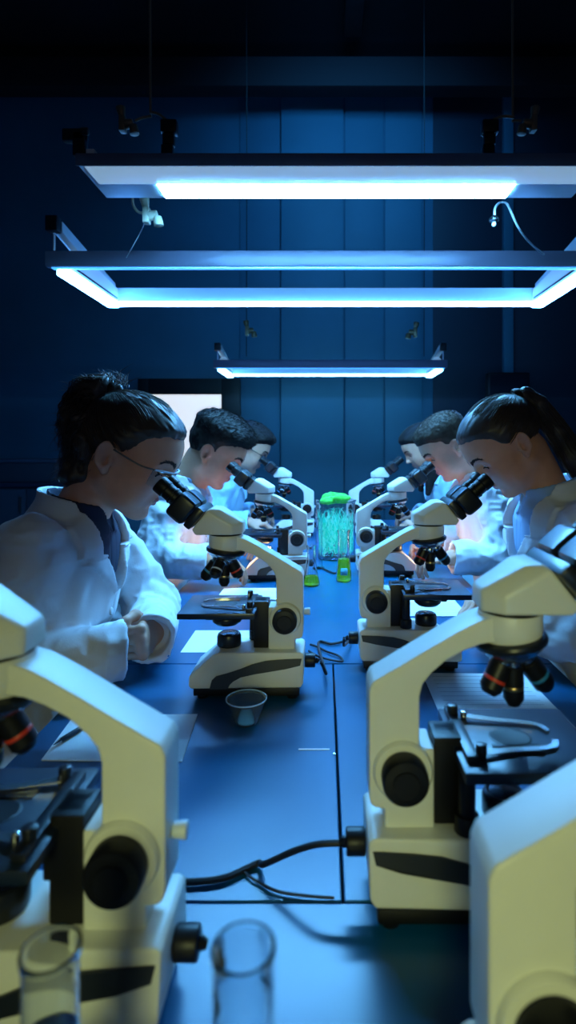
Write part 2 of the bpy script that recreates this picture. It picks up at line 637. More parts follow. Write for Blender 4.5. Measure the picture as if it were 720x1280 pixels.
    lathe(cd, [(0, .1485), (.016, .1485), (.017, .1435), (.0285, .1425), (.0295, .139), (.0285, .134), (.022, .1285), (0, .1275)], 36, Matrix.Translation((.150, 0, 0)))
    cyl(cd, (.178, 0, .138), (.192, 0, .138), .0035, None, 10, .001)
    obj('condenser', cd, M_satin, t)
    il = obj('illuminator', lathe(NB(), [(0, .0865), (.0225, .0865), (.0235, .089), (.0235, .104), (.0215, .109), (.019, .1105), (.017, .1095), (0, .1090)], 36, Matrix.Translation((.146, 0, 0))), M_satin, t)
    obj('lamp_lens', lathe(NB(), [(0, .1117), (.008, .1112), (.0165, .1097)], 28, Matrix.Translation((.146, 0, 0))), M_lens, il)
    # ---- nosepiece with four objectives
    tilt = math.radians(9)
    ax = Vector((math.sin(tilt), 0, -math.cos(tilt)))
    A = axis_matrix((.152, 0, .2765), ax)
    npc = obj('nosepiece', lathe(NB(), [(0, 0), (.034, 0), (.0375, .002), (.0385, .0045), (.0375, .0085), (.0335, .010), (0, .010)], 40, A), M_satin, t)
    cn = lathe(NB(), [(.0335, .0101), (.0315, .015), (.024, .021), (0, .0225)], 40, A)
    k = obj('turret', cn, M_chrome, npc)
    pc = Vector((.152, 0, .2765)) + ax * .016
    for dirv, L, r, bandm in (((.02, 0, -1), .060, .0108, M_brass), ((.60, .10, -.80), .056, .0118, M_blue),
                              ((-.44, -.12, -.86), .050, .0118, M_red), ((.25, .62, -.74), .046, .0110, M_alu)):
        d = Vector(dirv).normalized()
        s0 = pc + Vector((d.x, d.y, 0)) * .013
        bms = [NB(), NB(), NB()]
        objective(bms, s0, d, L, r, None)
        me = NB()
        o = obj('objective', bms[1], M_black, npc)
        # chrome neck and band join the same lens barrel mesh
        for bm_, mm in ((bms[0], M_chrome), (bms[2], bandm)):
            tmp = bpy.data.meshes.new('t'); bm_.to_mesh(tmp); bm_.free()
            bq = bmesh.new(); bq.from_mesh(o.data)
            nf = len(bq.faces); bq.from_mesh(tmp); bq.faces.ensure_lookup_table()
            o.data.materials.append(mm)
            for f in bq.faces[nf:]:
                f.material_index = len(o.data.materials) - 1
                f.smooth = True
            bq.to_mesh(o.data); bq.free(); bpy.data.meshes.remove(tmp)
    # ---- head
    hp = []
    for sg in (-1, 1):
        hp += [(.136, sg * .035, .3065), (.136, sg * .035, .325), (.183, sg * .037, .353), (.2115, sg * .037, .317), (.205, sg * .037, .3065),
               (.116, sg * .019, .3065), (.116, sg * .017, .329), (.160, sg * .026, .356), (.178, sg * .030, .3575)]
    hd = obj('head', hull(NB(), hp, .004, 3), M_ivory, t)
    obj('head_joint', lathe(NB(), [(0, .3067), (.031, .3067), (.031, .3028), (0, .3028)], 36, Matrix.Translation((.152, 0, 0))), M_black, hd)
    # ---- binocular tubes
    e = math.radians(41)
    d = Vector((math.cos(e), 0, math.sin(e)))
    bk = NB()
    R = Matrix.Translation((.196, 0, .336)) @ Matrix.Rotation(-e, 4, 'Y')
    box(bk, (.001, -.052, -.026), (.018, .052, .021), .006, R)
    obj('prism_block', bk, M_satin, hd)
    for sg in (-1, 1):
        p = Vector((.196, sg * .029, .336))
        tb = NB()
        box(tb, (.0185, sg * .029 - .0268, -.0295), (.060, sg * .029 + .0268, .0215), .011, R, 3)
        tb = obj('eyepiece_tube', tb, M_satin, t)
        ec = lathe(NB(), [(0, .0605), (.0165, .0605), (.0165, .066), (.0175, .067), (.0175, .071), (.0158, .072), (.0158, .085), (.0174, .087), (.0174, .104), (.0160, .1065), (.0125, .1065), (.0115, .1035), (0, .1035)], 32,
                   axis_matrix(p, d))
        obj('eyecup', ec, M_black, tb)
    # ---- plug at the back
    pl = NB()
    cyl(pl, (-.0025, 0, .056), (-.023, 0, .056), .0135, None, 20, .002)
    cyl(pl, (-.023, 0, .056), (-.030, 0, .054), .006, .004, 12, .001)
    obj('power_plug', pl, M_black, t)
    return t


SCOPES = [  # (column back X, centre Y, faces left?, label)
    (-.1290, .490, True, 'blurred cream microscope at the front left, cropped by the frame edge'),
    (.0955, .356, False, 'nearest cream microscope, mostly cropped by the bottom right corner'),
    (.0465, .615, False, 'large cream microscope with a black plug in its back beside the lined paper'),
    (-.040, 1.130, True, 'white microscope used by the girl in safety glasses'),
    (.0770, 1.262, False, 'white microscope used by the girl with the long sleek ponytail'),
    (-.060, 2.060, True, 'white microscope used by the thick dark haired boy, behind the left flask'),
    (.1190, 2.130, False, 'white microscope used by the boy with short cropped brown hair'),
    (-.053, 3.020, True, 'small far microscope used by the boy in glasses, left of the beaker'),
    (.1300, 3.020, False, 'small far microscope used by the girl with long black hair, right of the beaker'),
]
proto = make_microscope()
scopes = []
for i, (x, y, left, lab) in enumerate(SCOPES):
    o = proto if i == 0 else copy_tree(proto)
    o.location = (x, y, ZT)
    o.rotation_euler = (0, 0, PI if left else 0)
    tag(o, lab, 'microscope', 'microscopes in two rows along the table')
    scopes.append(o)
for i in (1, 2, 4, 6, 8):
    for ch in list(scopes[i].children):
        if ch.name.startswith('lock_knob'):
            bpy.data.objects.remove(ch)
# the lamps of the two middle-distance microscopes are switched on: their lens glows warm
M_lampon = mat('warm_lamp_lens', (1, .8, .5), .3, emit=(1.0, .62, .28), estr=30)
for i in (5, 6):
    for ch in scopes[i].children:
        if ch.name.startswith('illuminator'):
            for g in ch.children:
                g.data = g.data.copy()
                g.data.materials[0] = M_lampon

# ================================================================== papers
def paper(c, label, lined=False, n=1):
    bm = NB()
    flat_prism(bm, [(p[0], p[1]) for p in c], ZT + .0004, ZT + .0004 + .0008 * n)
    o = obj('paper_sheet', bm, M_paper, None, False)
    if lined:
        ln = NB()
        a, b, cc, d = [Vector((p[0], p[1], ZT + .0007 + .0008 * n)) for p in c]
        for k in range(1, 12):
            t = k / 12
            p, q = a.lerp(d, t), b.lerp(cc, t)
            p, q = p.lerp(q, .08), p.lerp(q, .92)
            box(ln, (p.x, p.y - .0004, p.z - .0001), (q.x, p.y + .0004, p.z + .0001))
        obj('ruled_lines', ln, M_ink, o)
    tag(o, label, 'paper')
    return o


paper([(-.428, .872), (-.214, .868), (-.224, 1.020), (-.440, 1.014)], 'loose white sheets beside the forearms of the girl in safety glasses', False, 2)
paper([(.205, .985), (.425, .972), (.415, 1.20), (.205, 1.205)], 'lined white paper behind the large cream microscope with the plug', True)
paper([(-.330, 1.325), (-.125, 1.325), (-.125, 1.48), (-.330, 1.48)], 'white sheet behind the stage of the microscope used by the girl in safety glasses')
paper([(-.330, 1.76), (-.09, 1.76), (-.09, 1.90), (-.330, 1.90)], 'open white notebook pages in front of the boy with thick dark hair', True, 6)
paper([(.19, 1.60), (.40, 1.60), (.40, 1.80), (.19, 1.80)], 'white page in front of the boy with short cropped hair', True, 3)

# pen on the left sheets
pb = NB()
p0, p1 = Vector((-.425, .905, ZT + .0072)), Vector((-.385, 1.010, ZT + .0072))
cyl(pb, p0.lerp(p1, .12), p1, .0042, .0042, 12, .001)
pen = obj('pen', pb, M_accent)
tip = obj('pen_tip', cyl(NB(), p0.lerp(p1, .12), p0, .0038, .0008, 12), M_chrome, pen)
tag(pen, 'dark pen lying on the loose white sheets', 'pen')

# ================================================================== plastic cup, tubes and rack
def glass_pot(name, prof_out, prof_in, m, loc, n=40, parent=None):
    bm = lathe(NB(), prof_out + prof_in[::-1], n)
    o = obj(name, bm, m, parent, True, 60)
    o.location = loc
    return o


cc = on_table(308, 903)
cup = glass_pot('plastic_cup', [(0, .0006), (.019, .0006), (.0212, .003), (.0325, .038), (.0352, .0385), (.0355, .0408)],
                [(0, .0022), (.0182, .0022), (.0202, .004), (.0318, .0395), (.0335, .0410)], M_plasticcup, (cc.x, cc.y, ZT))
tag(cup, 'small clear plastic cup in front of the microscope used by the girl in safety glasses', 'cup')
cr = obj('rim', lathe(NB(), [(.0336, .0412), (.0356, .0410), (.0358, .0422), (.0346, .0430), (.0336, .0422)], 40, None, True), mat('pale_plastic', (.45, .68, .85), .2), cup)
M_cupliq = mat('pale_blue_sediment', (0.25, 0.62, 0.75), 0.35)
lq = obj('cup_sediment', lathe(NB(), [(0, .0027), (.0172, .0027), (.0190, .0055), (.012, .009), (0, .0105)], 30), M_cupliq)
lq.location = (cc.x, cc.y, ZT)
tag(lq, 'pale blue sediment in the bottom of the small plastic cup', 'liquid')

RACKD = Vector((.110, -.033, 0)).normalized()
t1 = Vector((-.1485, .313, ZT)); t2 = Vector((-.0395, .283, ZT))
def test_tube(loc, ztop, label):
    r = .0148
    out = [(0, .004)] + [(r * math.sin(a), .004 + r - r * math.cos(a)) for a in (.3, .6, .9, 1.2, 1.5)] + [(r, .03), (r, ztop - .006), (r + .0012, ztop - .003), (r + .0012, ztop)]
    r2 = r - .0013
    inn = [(0, .0055)] + [(r2 * math.sin(a), .0055 + r2 - r2 * math.cos(a)) for a in (.3, .6, .9, 1.2, 1.5)] + [(r2, .03), (r2, ztop - .004), (r2 + .0008, ztop)]
    o = glass_pot('test_tube', out, inn, M_glass, loc, 40)
    tag(o, label, 'test tube', 'tall glass test tubes at the front edge')
    return o
test_tube(t1, .206, 'clear glass test tube in front of the blurred front left microscope')
test_tube(t2, .233, 'clear glass test tube standing alone over the bright blue worktop')
rk = empty('tube_rack', ((t1 + t2) / 2), math.atan2(t2.y - t1.y, t2.x - t1.x))
hl = (t2 - t1).length / 2
M_rack = mat('clear_blue_acrylic', (.25, .45, .62), .15, spec=.5)
for z0, z1, nm in ((.0005, .0032, 'rack_floor'), (.075, .079, 'rack_shelf')):
    bm = NB()
    for (a, b) in ((-hl - .032, -hl - .0165), (-hl + .0165, hl - .0165), (hl + .0165, hl + .032)):
        box(bm, (a, -.028, z0), (b, .028, z1))
    for yy in (-1, 1):
        box(bm, (-hl - .032, min(yy * .0165, yy * .028), z0), (hl + .032, max(yy * .0165, yy * .028), z1))
    obj(nm, bm, M_rack, rk)
for s in (-1, 1):
    x = s * (hl + .030)
    obj('rack_end', box(NB(), (x - .002, -.028, .0033), (x + .002, .028, .0749)), M_rack, rk)
tag(rk, 'low acrylic rack under the two glass test tubes', 'tube rack')

# ================================================================== flasks and beaker
def flask(loc, out, inn, level, col, label, sticker=None):
    o = glass_pot('flask', out, inn, M_glass, loc, 40)
    tag(o, label, 'flask', 'flasks of green liquid')
    # liquid follows the inside of the glass
    body = [(max(r - .0006, 0), z + .0004) for r, z in inn if z <= level]
    rl = None
    for (ra, za), (rb, zb) in zip(inn[:-1], inn[1:]):
        if za <= level <= zb:
            rl = ra + (rb - ra) * (level - za) / max(zb - za, 1e-6) - .0006
    if rl: body.append((rl, level))
    body.append((0, level))
    l = obj('liquid', lathe(NB(), body, 36), col, None, True, 60)
    l.location = loc
    return o, l


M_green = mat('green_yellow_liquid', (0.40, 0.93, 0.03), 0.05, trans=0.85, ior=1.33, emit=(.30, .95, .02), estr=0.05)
f1 = on_table(430, 729)
of = [(0, .0008), (.024, .0008), (.0272, .003), (.0275, .010), (.0235, .060), (.0205, .095), (.0200, .165), (.0225, .175), (.0232, .178)]
nf = [(0, .0028), (.0232, .0028), (.0256, .005), (.0258, .011), (.0218, .060), (.0188, .095), (.0184, .166), (.0205, .178)]
fk, lq1 = flask((f1.x, f1.y + .03, ZT), of, nf, .078, M_green, 'tall glass flask of green liquid standing by itself in front of the beaker')
lq1.name = 'green_liquid'
tag(lq1, 'bright green liquid inside the tall flask in front of the beaker', 'liquid', 'green liquids in flasks')
lb = NB()
for k in range(7):
    a0, a1 = -2.05 + k * .14, -2.05 + (k + 1) * .14
    vs = [lb.verts.new((.0262 * math.cos(a), .0262 * math.sin(a), z)) for a, z in ((a0, .026), (a1, .026))]
    ws = [lb.verts.new((.0247 * math.cos(a), .0247 * math.sin(a), z)) for a, z in ((a0, .050), (a1, .050))]
    lb.faces.new((vs[0], vs[1], ws[1], ws[0]))
st = obj('label_patch', lb, mat('blue_sticker', (.08, .45, .55), .5), fk)
sm = st.modifiers.new('thick', 'SOLIDIFY'); sm.thickness = .0004
f2 = on_table(389, 734)
of = [(0, .0008), (.026, .0008), (.0288, .004), (.0282, .012), (.018, .060), (.0150, .080), (.0145, .125), (.0170, .132), (.0175, .135)]
nf = [(0, .0028), (.0252, .0028), (.0272, .0055), (.0266, .012), (.0164, .060), (.0134, .080), (.0130, .126), (.0150, .135)]
fk2, lq2 = flask((f2.x, f2.y + .026, ZT), of, nf, .032, M_green, 'conical glass flask of green liquid half hidden behind a microscope arm')
lq2.name = 'green_liquid'
tag(lq2, 'green liquid low in the conical flask by the microscope arm', 'liquid', 'green liquids in flasks')

bk = Vector((.048, 2.43, ZT))
bo = [(0, .0008), (.076, .0008), (.0825, .006), (.0835, .014), (.0835, .232), (.0875, .241), (.0890, .243)]
bi = [(0, .0040), (.074, .0040), (.0795, .009), (.0805, .015), (.0805, .233), (.0850, .2435)]
beaker = glass_pot('beaker', bo, bi, M_glass, bk, 56)
tag(beaker, 'large glass beaker full of glowing teal plant strands at the table centre', 'beaker')
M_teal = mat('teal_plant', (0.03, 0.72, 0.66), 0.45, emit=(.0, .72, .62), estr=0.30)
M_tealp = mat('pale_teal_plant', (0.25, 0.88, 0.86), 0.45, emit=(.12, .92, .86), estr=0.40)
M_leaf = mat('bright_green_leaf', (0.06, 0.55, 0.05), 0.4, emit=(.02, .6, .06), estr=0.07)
rr = random.Random(5)
paths = [[], []]
for k in range(330):
    a = rr.uniform(0, 2 * PI); r = .072 * math.sqrt(rr.random())
    x, y = r * math.cos(a), r * math.sin(a)
    z = rr.uniform(.012, .10)
    h = rr.uniform(.05, .17)
    P = []
    dx, dy = rr.uniform(-1, 1), rr.uniform(-1, 1)
    for q in range(9):
        P.append((x, y, z))
        x += dx * .009 + rr.uniform(-.003, .003); y += dy * .009 + rr.uniform(-.003, .003)
        R = math.hypot(x, y)
        if R > .0755:
            x *= .0755 / R; y *= .0755 / R
            dx, dy = -dx * .3 + rr.uniform(-.4, .4), -dy * .3 + rr.uniform(-.4, .4)
        z = min(.205, z + h / 9 + rr.uniform(-.004, .004))
        dx += rr.uniform(-.35, .35); dy += rr.uniform(-.35, .35)
    paths[k % 2].append(P)
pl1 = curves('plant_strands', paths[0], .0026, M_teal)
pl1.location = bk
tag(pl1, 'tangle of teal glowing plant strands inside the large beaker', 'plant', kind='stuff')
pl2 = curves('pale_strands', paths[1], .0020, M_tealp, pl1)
# leafy clump at the mouth of the beaker
rs = np.random.RandomState(3)
lc = [(rs.uniform(-.044, .044), rs.uniform(-.042, .042), .249 + rs.uniform(-.004, .014), rs.uniform(.012, .022)) for _ in range(34)]
def leaf_f(p):
    d = np.full(len(p), 1e3, np.float32)
    for x, y, z, r in lc:
        d = smin(d, ell(p, (x, y, z - (abs(x) / .06) ** 2 * .010), (r * 1.3, r * 1.1, r * .62)), .008)
    return d + .0035 * vnoise(p * 95) + .0016 * vnoise(p * 240 + 7)
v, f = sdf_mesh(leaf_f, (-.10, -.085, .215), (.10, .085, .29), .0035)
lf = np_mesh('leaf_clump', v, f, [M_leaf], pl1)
tag(lf, 'bright green leafy top')

# slim glass cylinder glinting between the conical flask and the beaker
gc = at(399, 640, 2.22)
cyl_ = glass_pot('glass_cylinder', [(0, .001), (.020, .001), (.020, .005), (.0125, .008), (.0120, .19), (.0138, .194)], [(0, .010), (.0108, .010), (.0106, .191), (.0122, .194)], M_glass, (gc.x, 2.22, ZT), 32)
tag(cyl_, 'slim clear glass cylinder just left of the beaker', 'glass cylinder')

# ================================================================== cables on the table
def cable(name, pts, r, label, cat='cable', group=None):
    o = obj(name, tube(NB(), spline(pts, 8), r, 8), M_rubber)
    return tag(o, label, cat, group)


def tp(px, py, z=.0045):
    p = on_table(px, py)
    return (p.x, p.y, ZT + z)


cable('power_cord', [(.0165, .615, ZT + .0540), (-.008, .617, ZT + .051), (-.035, .624, ZT + .038), (-.066, .636, ZT + .016), tp(322, 1084), tp(285, 1101), tp(250, 1107), tp(215, 1107), tp(150, 1104), (-.30, .628, ZT + .0045), (-.44, .632, ZT + .0045)], .0034,
      'black cord running left from the plug of the large cream microscope')
cable('thin_cord', [tp(305, 1094, .003), tp(318, 1103, .003), tp(345, 1117, .003), tp(380, 1123, .003), tp(418, 1126, .003)], .0016, 'thin black wire curling off the cord at the table joint')
cable('power_cord', [(-.0065, 1.130, ZT + .053), (-.002, 1.14, ZT + .04), (.004, 1.18, ZT + .012), tp(398, 806), tp(415, 807), tp(432, 803), tp(441, 796), (.046, 1.300, ZT + .025), (.044, 1.268, ZT + .053)], .0030,
      'black cord looped between the two microscopes used by the girls', 'cable')
cable('power_cord', [tp(386, 816), tp(396, 822), tp(412, 827), tp(428, 829), tp(423, 822), tp(409, 817), tp(397, 811), tp(388, 808)], .0025, 'loose loop of black cord on the table behind the plastic cup')
cable('power_cord', [tp(394, 711, .004), tp(400, 711, .004), tp(408, 714, .004), tp(417, 717.5, .004), tp(424, 716, .004)], .0034, 'short black cord lying in front of the glowing beaker')
# ================================================================== people
M_skin = mat('skin', (0.66, 0.32, 0.21), 0.5, spec=0.4, noise=0.05, nscale=45, sss=0.12)
M_skin2 = mat('skin_tan', (0.60, 0.29, 0.18), 0.5, spec=0.4, noise=0.05, nscale=45, sss=0.12)
M_lip = mat('lip', (0.42, 0.13, 0.12), 0.42)
M_eye = mat('eye_white', (0.7, 0.72, 0.74), 0.15)
M_iris = mat('iris_dark', (0.03, 0.02, 0.015), 0.1)
M_lash = mat('brow_hair', (0.02, 0.013, 0.01), 0.7)
M_coat = mat('coat_cotton', (0.74, 0.76, 0.80), 0.85, spec=0.2, sheen=0.2, bump=0.12, bscale=220)
M_coatb = mat('pale_blue_cotton', (0.38, 0.62, 0.78), 0.85, spec=0.2, sheen=0.2, bump=0.12, bscale=220)
M_navy = mat('navy_shirt', (0.012, 0.020, 0.05), 0.8)
M_sky = mat('light_blue_shirt', (0.30, 0.46, 0.68), 0.8)
M_whiteshirt = mat('white_shirt', (0.75, 0.74, 0.72), 0.8)
M_blacktop = mat('black_top', (0.01, 0.012, 0.02), 0.8)
M_trouser = mat('dark_trousers', (0.02, 0.025, 0.04), 0.85)
M_shoe = mat('dark_shoe', (0.015, 0.015, 0.018), 0.5)
M_button = mat('pearl_button', (0.7, 0.72, 0.75), 0.3)
M_goggle = mat('goggle_lens', (0.85, 0.95, 1.0), 0.03, trans=1.0, ior=1.2)
M_gframe = mat('goggle_frame', (0.55, 0.68, 0.80), 0.2, spec=0.7)
M_gdark = mat('dark_spectacle_frame', (0.01, 0.01, 0.015), 0.3)


def hair_mat(name, c, spec=.5, rough=.42):
    return mat(name, c, rough, spec=spec, noise=0.35, nscale=40, stretch=(1, 1, 1))


M_hbrown = hair_mat('brown_hair', (0.050, 0.033, 0.025))
M_hdark = hair_mat('black_hair', (0.014, 0.011, 0.010), .22, .55)
M_hmid = hair_mat('cropped_brown_hair', (0.036, 0.024, 0.017), .22, .55)
M_hsleek = hair_mat('sleek_brown_hair', (0.050, 0.036, 0.032))

CR_C, CR_R = (.004, 0, .050), (.097, .075, .080)


def head_sdf(q, female=True):
    """head in its own frame: ear canal at the origin, x to the face, z up; metres at scale 1"""
    a = q.copy(); a[:, 1] = np.abs(a[:, 1])
    d = ell(q, CR_C, CR_R)
    d = smin(d, ell(q, (.040, 0, .050), (.065, .063, .062)), .03)           # forehead
    d = smin(d, ell(q, (.036, 0, -.012), (.062, .056, .078)), .035)          # face mass
    jw = .048 if female else .053
    d = smin(d, cap(a, (.006, jw, -.040), (.070, .012, -.078), .016, .013), .028)   # jaw
    d = smin(d, ell(q, (.084, 0, -.078), (.019, .021 if female else .025, .017)), .020)  # chin
    d = smin(d, ell(a, (.064, .041, -.010), (.026, .020, .021)), .03)        # cheek bone
    d = smin(d, ell(a, (.060, .034, -.042), (.028, .020, .026)), .03)        # cheek
    d = smin(d, cap(a, (.094, .008, .038), (.080, .044, .034), .0095 if female else .012, .008), .016)  # brow
    d = smax(d, -ell(a, (.108, .032, .018), (.021, .018, .0125)), .014)      # eye socket
    d = smin(d, ell(a, (.0795, .032, .0175), (.0145, .0155, .0135)), .006)   # lids over the eyeball
    d = smax(d, -ell(a, (.0955, .0325, .0125), (.008, .0120, .0023)), .002)  # slit between the lids
    # nose
    n = cap(q, (.097, 0, .030), (.1185, 0, -.008), .0065, .0088)
    n = smin(n, ell(q, (.1175, 0, -.0115), (.0105, .0095, .0082)), .006)
    n = smin(n, ell(a, (.1045, .0125, -.0150), (.0105, .0066, .0068)), .007)
    d = smin(d, n, .011)
    d = smax(d, -ell(a, (.1090, .0068, -.0208), (.0055, .0032, .0030)), .003)  # nostrils
    # mouth
    d = smin(d, ell(q, (.088, 0, -.043), (.0165, .026, .018)), .014)
    lu = cap(a, (.1055, .003, -.0400), (.0905, .0225, -.0450), .0046, .0024)
    ll = cap(a, (.1030, 0, -.0510), (.0905, .0205, -.0462), .0056, .0024)
    d = smin(d, smin(lu, ll, .002), .005)
    d = smax(d, -cap(a, (.112, 0, -.0455), (.0940, .0225, -.0455), .0016, .0010), .002)
    d = smax(d, -ell(q, (.110, 0, -.0610), (.012, .016, .0055)), .010)       # hollow under the lip
    # ears
    e0 = a - V3(-.004, .0745, .002)
    ang = .22
    ex = e0[:, 0] * math.cos(ang) + e0[:, 2] * math.sin(ang)
    ez = -e0[:, 0] * math.sin(ang) + e0[:, 2] * math.cos(ang)
    e = np.stack([ex, e0[:, 1] + .25 * ex, ez], 1)
    ear = ell(e, (0, 0, .002), (.0168, .0075, .0272))
    ear = smin(ear, ell(e, (.004, -.001, -.024), (.008, .0055, .010)), .006)
    ear = smax(ear, -ell(e, (.0015, .0075, .004), (.0115, .0062, .0190)), .004)
    ear = smax(ear, -ell(e, (.004, .004, -.006), (.0070, .0080, .0090)), .003)
    rim = np.sqrt((np.sqrt((ex / .0150) ** 2 + ((ez - .004) / .0242) ** 2) - 1) ** 2 * .0004 + (e[:, 1] - .0035) ** 2) - .0030
    rim = np.where(ex > .010, 1.0, rim)
    ear = smin(ear, rim, .003)
    tr = ell(e, (.0125, .002, -.004), (.0045, .0050, .0070))
    ear = smin(ear, tr, .004)
    return smin(d, ear, .006)


# hairline: hair grows where x lies behind this line (by height)
HL_Z = np.array([-.09, -.060, -.030, -.012, .004, .022, .035, .052, .070, .085, .096, .108, .14], np.float32)
HL_X = {
    'back': np.array([-.052, -.044, -.034, -.026, -.010, .018, .034, .042, .052, .072, .092, .110, .13], np.float32),
    'boy': np.array([-.058, -.046, -.030, -.022, .004, .022, .024, .034, .062, .090, .104, .115, .13], np.float32),
}


class Person:
    def __init__(s, label, sgn, px, py, Y, scale, pitch, female, near_arm, far_arm, voxel, lean=0.0):
        e = at(px, py, Y)
        s.sgn, s.near = sgn, (-1 if sgn > 0 else 1)
        s.E = np.array([0, 0, e.z], np.float32)
        s.s, s.female, s.h = scale, female, voxel
        s.c, s.sn = math.cos(math.radians(pitch)), math.sin(math.radians(pitch))
        s.root = empty('person', (e.x, Y, 0), 0 if sgn > 0 else PI)
        tag(s.root, label, 'person')
        s.eye_z = e.z
        s.arms = {s.near: near_arm, -s.near: far_arm}
        s.lean = lean
        z = e.z
        k = scale
        # torso stations: height, centre x, depth radius, width radius
        st = [(.47, -.26, .13, .175), (.56, -.25, .135, .175), (.68, -.225, .125, .165), (.80, -.185, .118, .158), (z - .34, -.150, .116, .165),
              (z - .24, -.125, .112, .172), (z - .175, -.108, .095, .165), (z - .145, -.100, .080, .125), (z - .118, -.094, .066, .082), (z - .085, -.084, .058, .062)]
        s.tz = np.array([a[0] for a in st], np.float32)
        s.tx = np.array([a[1] for a in st], np.float32)
        s.ta = np.array([a[2] for a in st], np.float32)
        s.tb = np.array([a[3] for a in st], np.float32)
        s.ztop = z - .085
        s.sh = {g: np.array([-.112, g * .158, z - .172], np.float32) for g in (-1, 1)}

    # ---- frames
    def to_head(s, p):
        q = p - s.E
        x = q[:, 0] * s.c - q[:, 2] * s.sn
        z = q[:, 0] * s.sn + q[:, 2] * s.c
        return np.stack([x, q[:, 1], z], 1) / s.s

    def from_head(s, h):
        h = np.atleast_2d(np.asarray(h, np.float32)) * s.s
        return np.stack([h[:, 0] * s.c + h[:, 2] * s.sn, h[:, 1], -h[:, 0] * s.sn + h[:, 2] * s.c], 1) + s.E

    # ---- torso
    def torso(s, p, grow=0.0):
        z = p[:, 2]
        xc = np.interp(z, s.tz, s.tx); a = np.interp(z, s.tz, s.ta) + grow; b = np.interp(z, s.tz, s.tb) + grow
        u = (p[:, 0] - xc) / a; v = p[:, 1] / b
        r = np.sqrt(u * u + v * v)
        d = (r - 1) * np.minimum(a, b) * .92
        return d.astype(np.float32)

    def hand(s, p, W, F, N, side, curl=.6, thumb=1.0):
        """W wrist, F towards the fingers, N out of the back of the hand, side = which way the thumb points across"""
        F = np.array(F, np.float32); F /= np.linalg.norm(F)
        N = np.array(N, np.float32); N -= F * (N @ F); N /= np.linalg.norm(N)
        S = np.cross(F, N) * side
        W = np.array(W, np.float32)
        q = p - W
        l = np.stack([q @ F, q @ S, q @ N], 1)
        d = cap(l, (-.02, 0, 0), (.022, 0, 0), .024, .026)
        d = np.minimum(d, 9)
        pal = ell(l, (.046, .000, .001), (.046, .040, .0165))
        d = smin(ell(l * V3(1, 1, 1.25), (-.004, 0, 0), (.040, .027, .024)), pal, .02)
        for i, (y, L, r) in enumerate(((.028, .90, .0090), (.0095, 1.0, .0094), (-.0095, .94, .0088), (-.0275, .76, .0078))):
            c0 = curl * (1 + .08 * i)
            P = np.array([.080 - .004 * abs(i - 1), y, .004], np.float32)
            ang = -.35 * c0
            fd = None
            pts = [P]
            for sl, da in ((.043 * L, -.70 * c0), (.027 * L, -.95 * c0), (.021 * L, -.75 * c0)):
                ang += da
                P = P + np.array([math.cos(ang) * sl, 0, math.sin(ang) * sl], np.float32)
                pts.append(P)
            f = cap(l, pts[0] - V3(.016, 0, .003), pts[0], r * .95, r)
            kn = ell(l, pts[0], (.0105, .0095, .0095))
            f = smin(f, kn, .004)
            for a_, b_, ra, rb in ((0, 1, r, r * .93), (1, 2, r * .95, r * .86), (2, 3, r * .88, r * .76)):
                f = smin(f, cap(l, pts[a_], pts[b_], ra, rb), .003)
            d = smin(d, f, .0045)
        T0 = V3(.018, .026, -.006); T1 = V3(.046, .050, -.016 * thumb); T2 = V3(.074, .046, -.026 * thumb); T3 = V3(.094, .034, -.032 * thumb)
        t = smin(cap(l, T0, T1, .014, .0118), cap(l, T1, T2, .0115, .0100), .005)
        t = smin(t, cap(l, T2, T3, .0100, .0080), .004)
        return smin(d, t, .008)

    def skin_f(s, p):
        q = s.to_head(p)
        d = head_sdf(q, s.female) * s.s
        nr = (.050 if s.female else .057) * s.s
        A = s.from_head((-.018, 0, -.035))[0]
        Bn = np.array([-.092, 0, s.eye_z - .135], np.float32)
        d = smin(d, cap(p, A, Bn, nr, nr * 1.10), .022)
        core = np.maximum(s.torso(p, -.026), p[:, 2] - (s.eye_z - .115))
        core = np.maximum(core, .60 - p[:, 2])
        d = smin(d, core, .03)
        for g in (-1, 1):
            a = s.arms[g]
            d = smin(d, cap(p, s.sh[g] * V3(1, .9, 1), a['elbow'], .040, .034), .02)
            d = smin(d, cap(p, a['elbow'], a['wrist'], .036, .028), .01)
            W = np.array(a['wrist'], np.float32)
            sub = np.sqrt(((p - W) ** 2).sum(1)) < .30
            if sub.any():
                hd = np.full(len(p), 1.0, np.float32)
                hd[sub] = s.hand(p[sub], W, a['F'], a['N'], a['side'], a.get('curl', .6), a.get('thumb', 1.0))
                hd = np.where(sub, hd, np.sqrt(((p - W) ** 2).sum(1)) - .15)
                d = smin(d, hd, .006)
        return d

    def build_body(s, m):
        z = s.eye_z
        f = s.skin_f
        lo, hi = (-.40, -.34, .58), (.30, .34, z + .20)
        v, q = sdf_mesh(f, lo, hi, s.h)
        o = np_mesh('body', v, q, [m, M_lip], s.root,
                    s.lip_index(v, q))
        return o

    def lip_index(s, v, q):
        h = s.to_head(v[q].mean(1).astype(np.float32))
        a = h.copy(); a[:, 1] = np.abs(a[:, 1])
        lu = cap(a, (.1055, .003, -.0400), (.0905, .0225, -.0450), .0046, .0024)
        ll = cap(a, (.1030, 0, -.0510), (.0905, .0205, -.0462), .0056, .0024)
        return (np.minimum(lu, ll) < .0012).astype(np.int32)

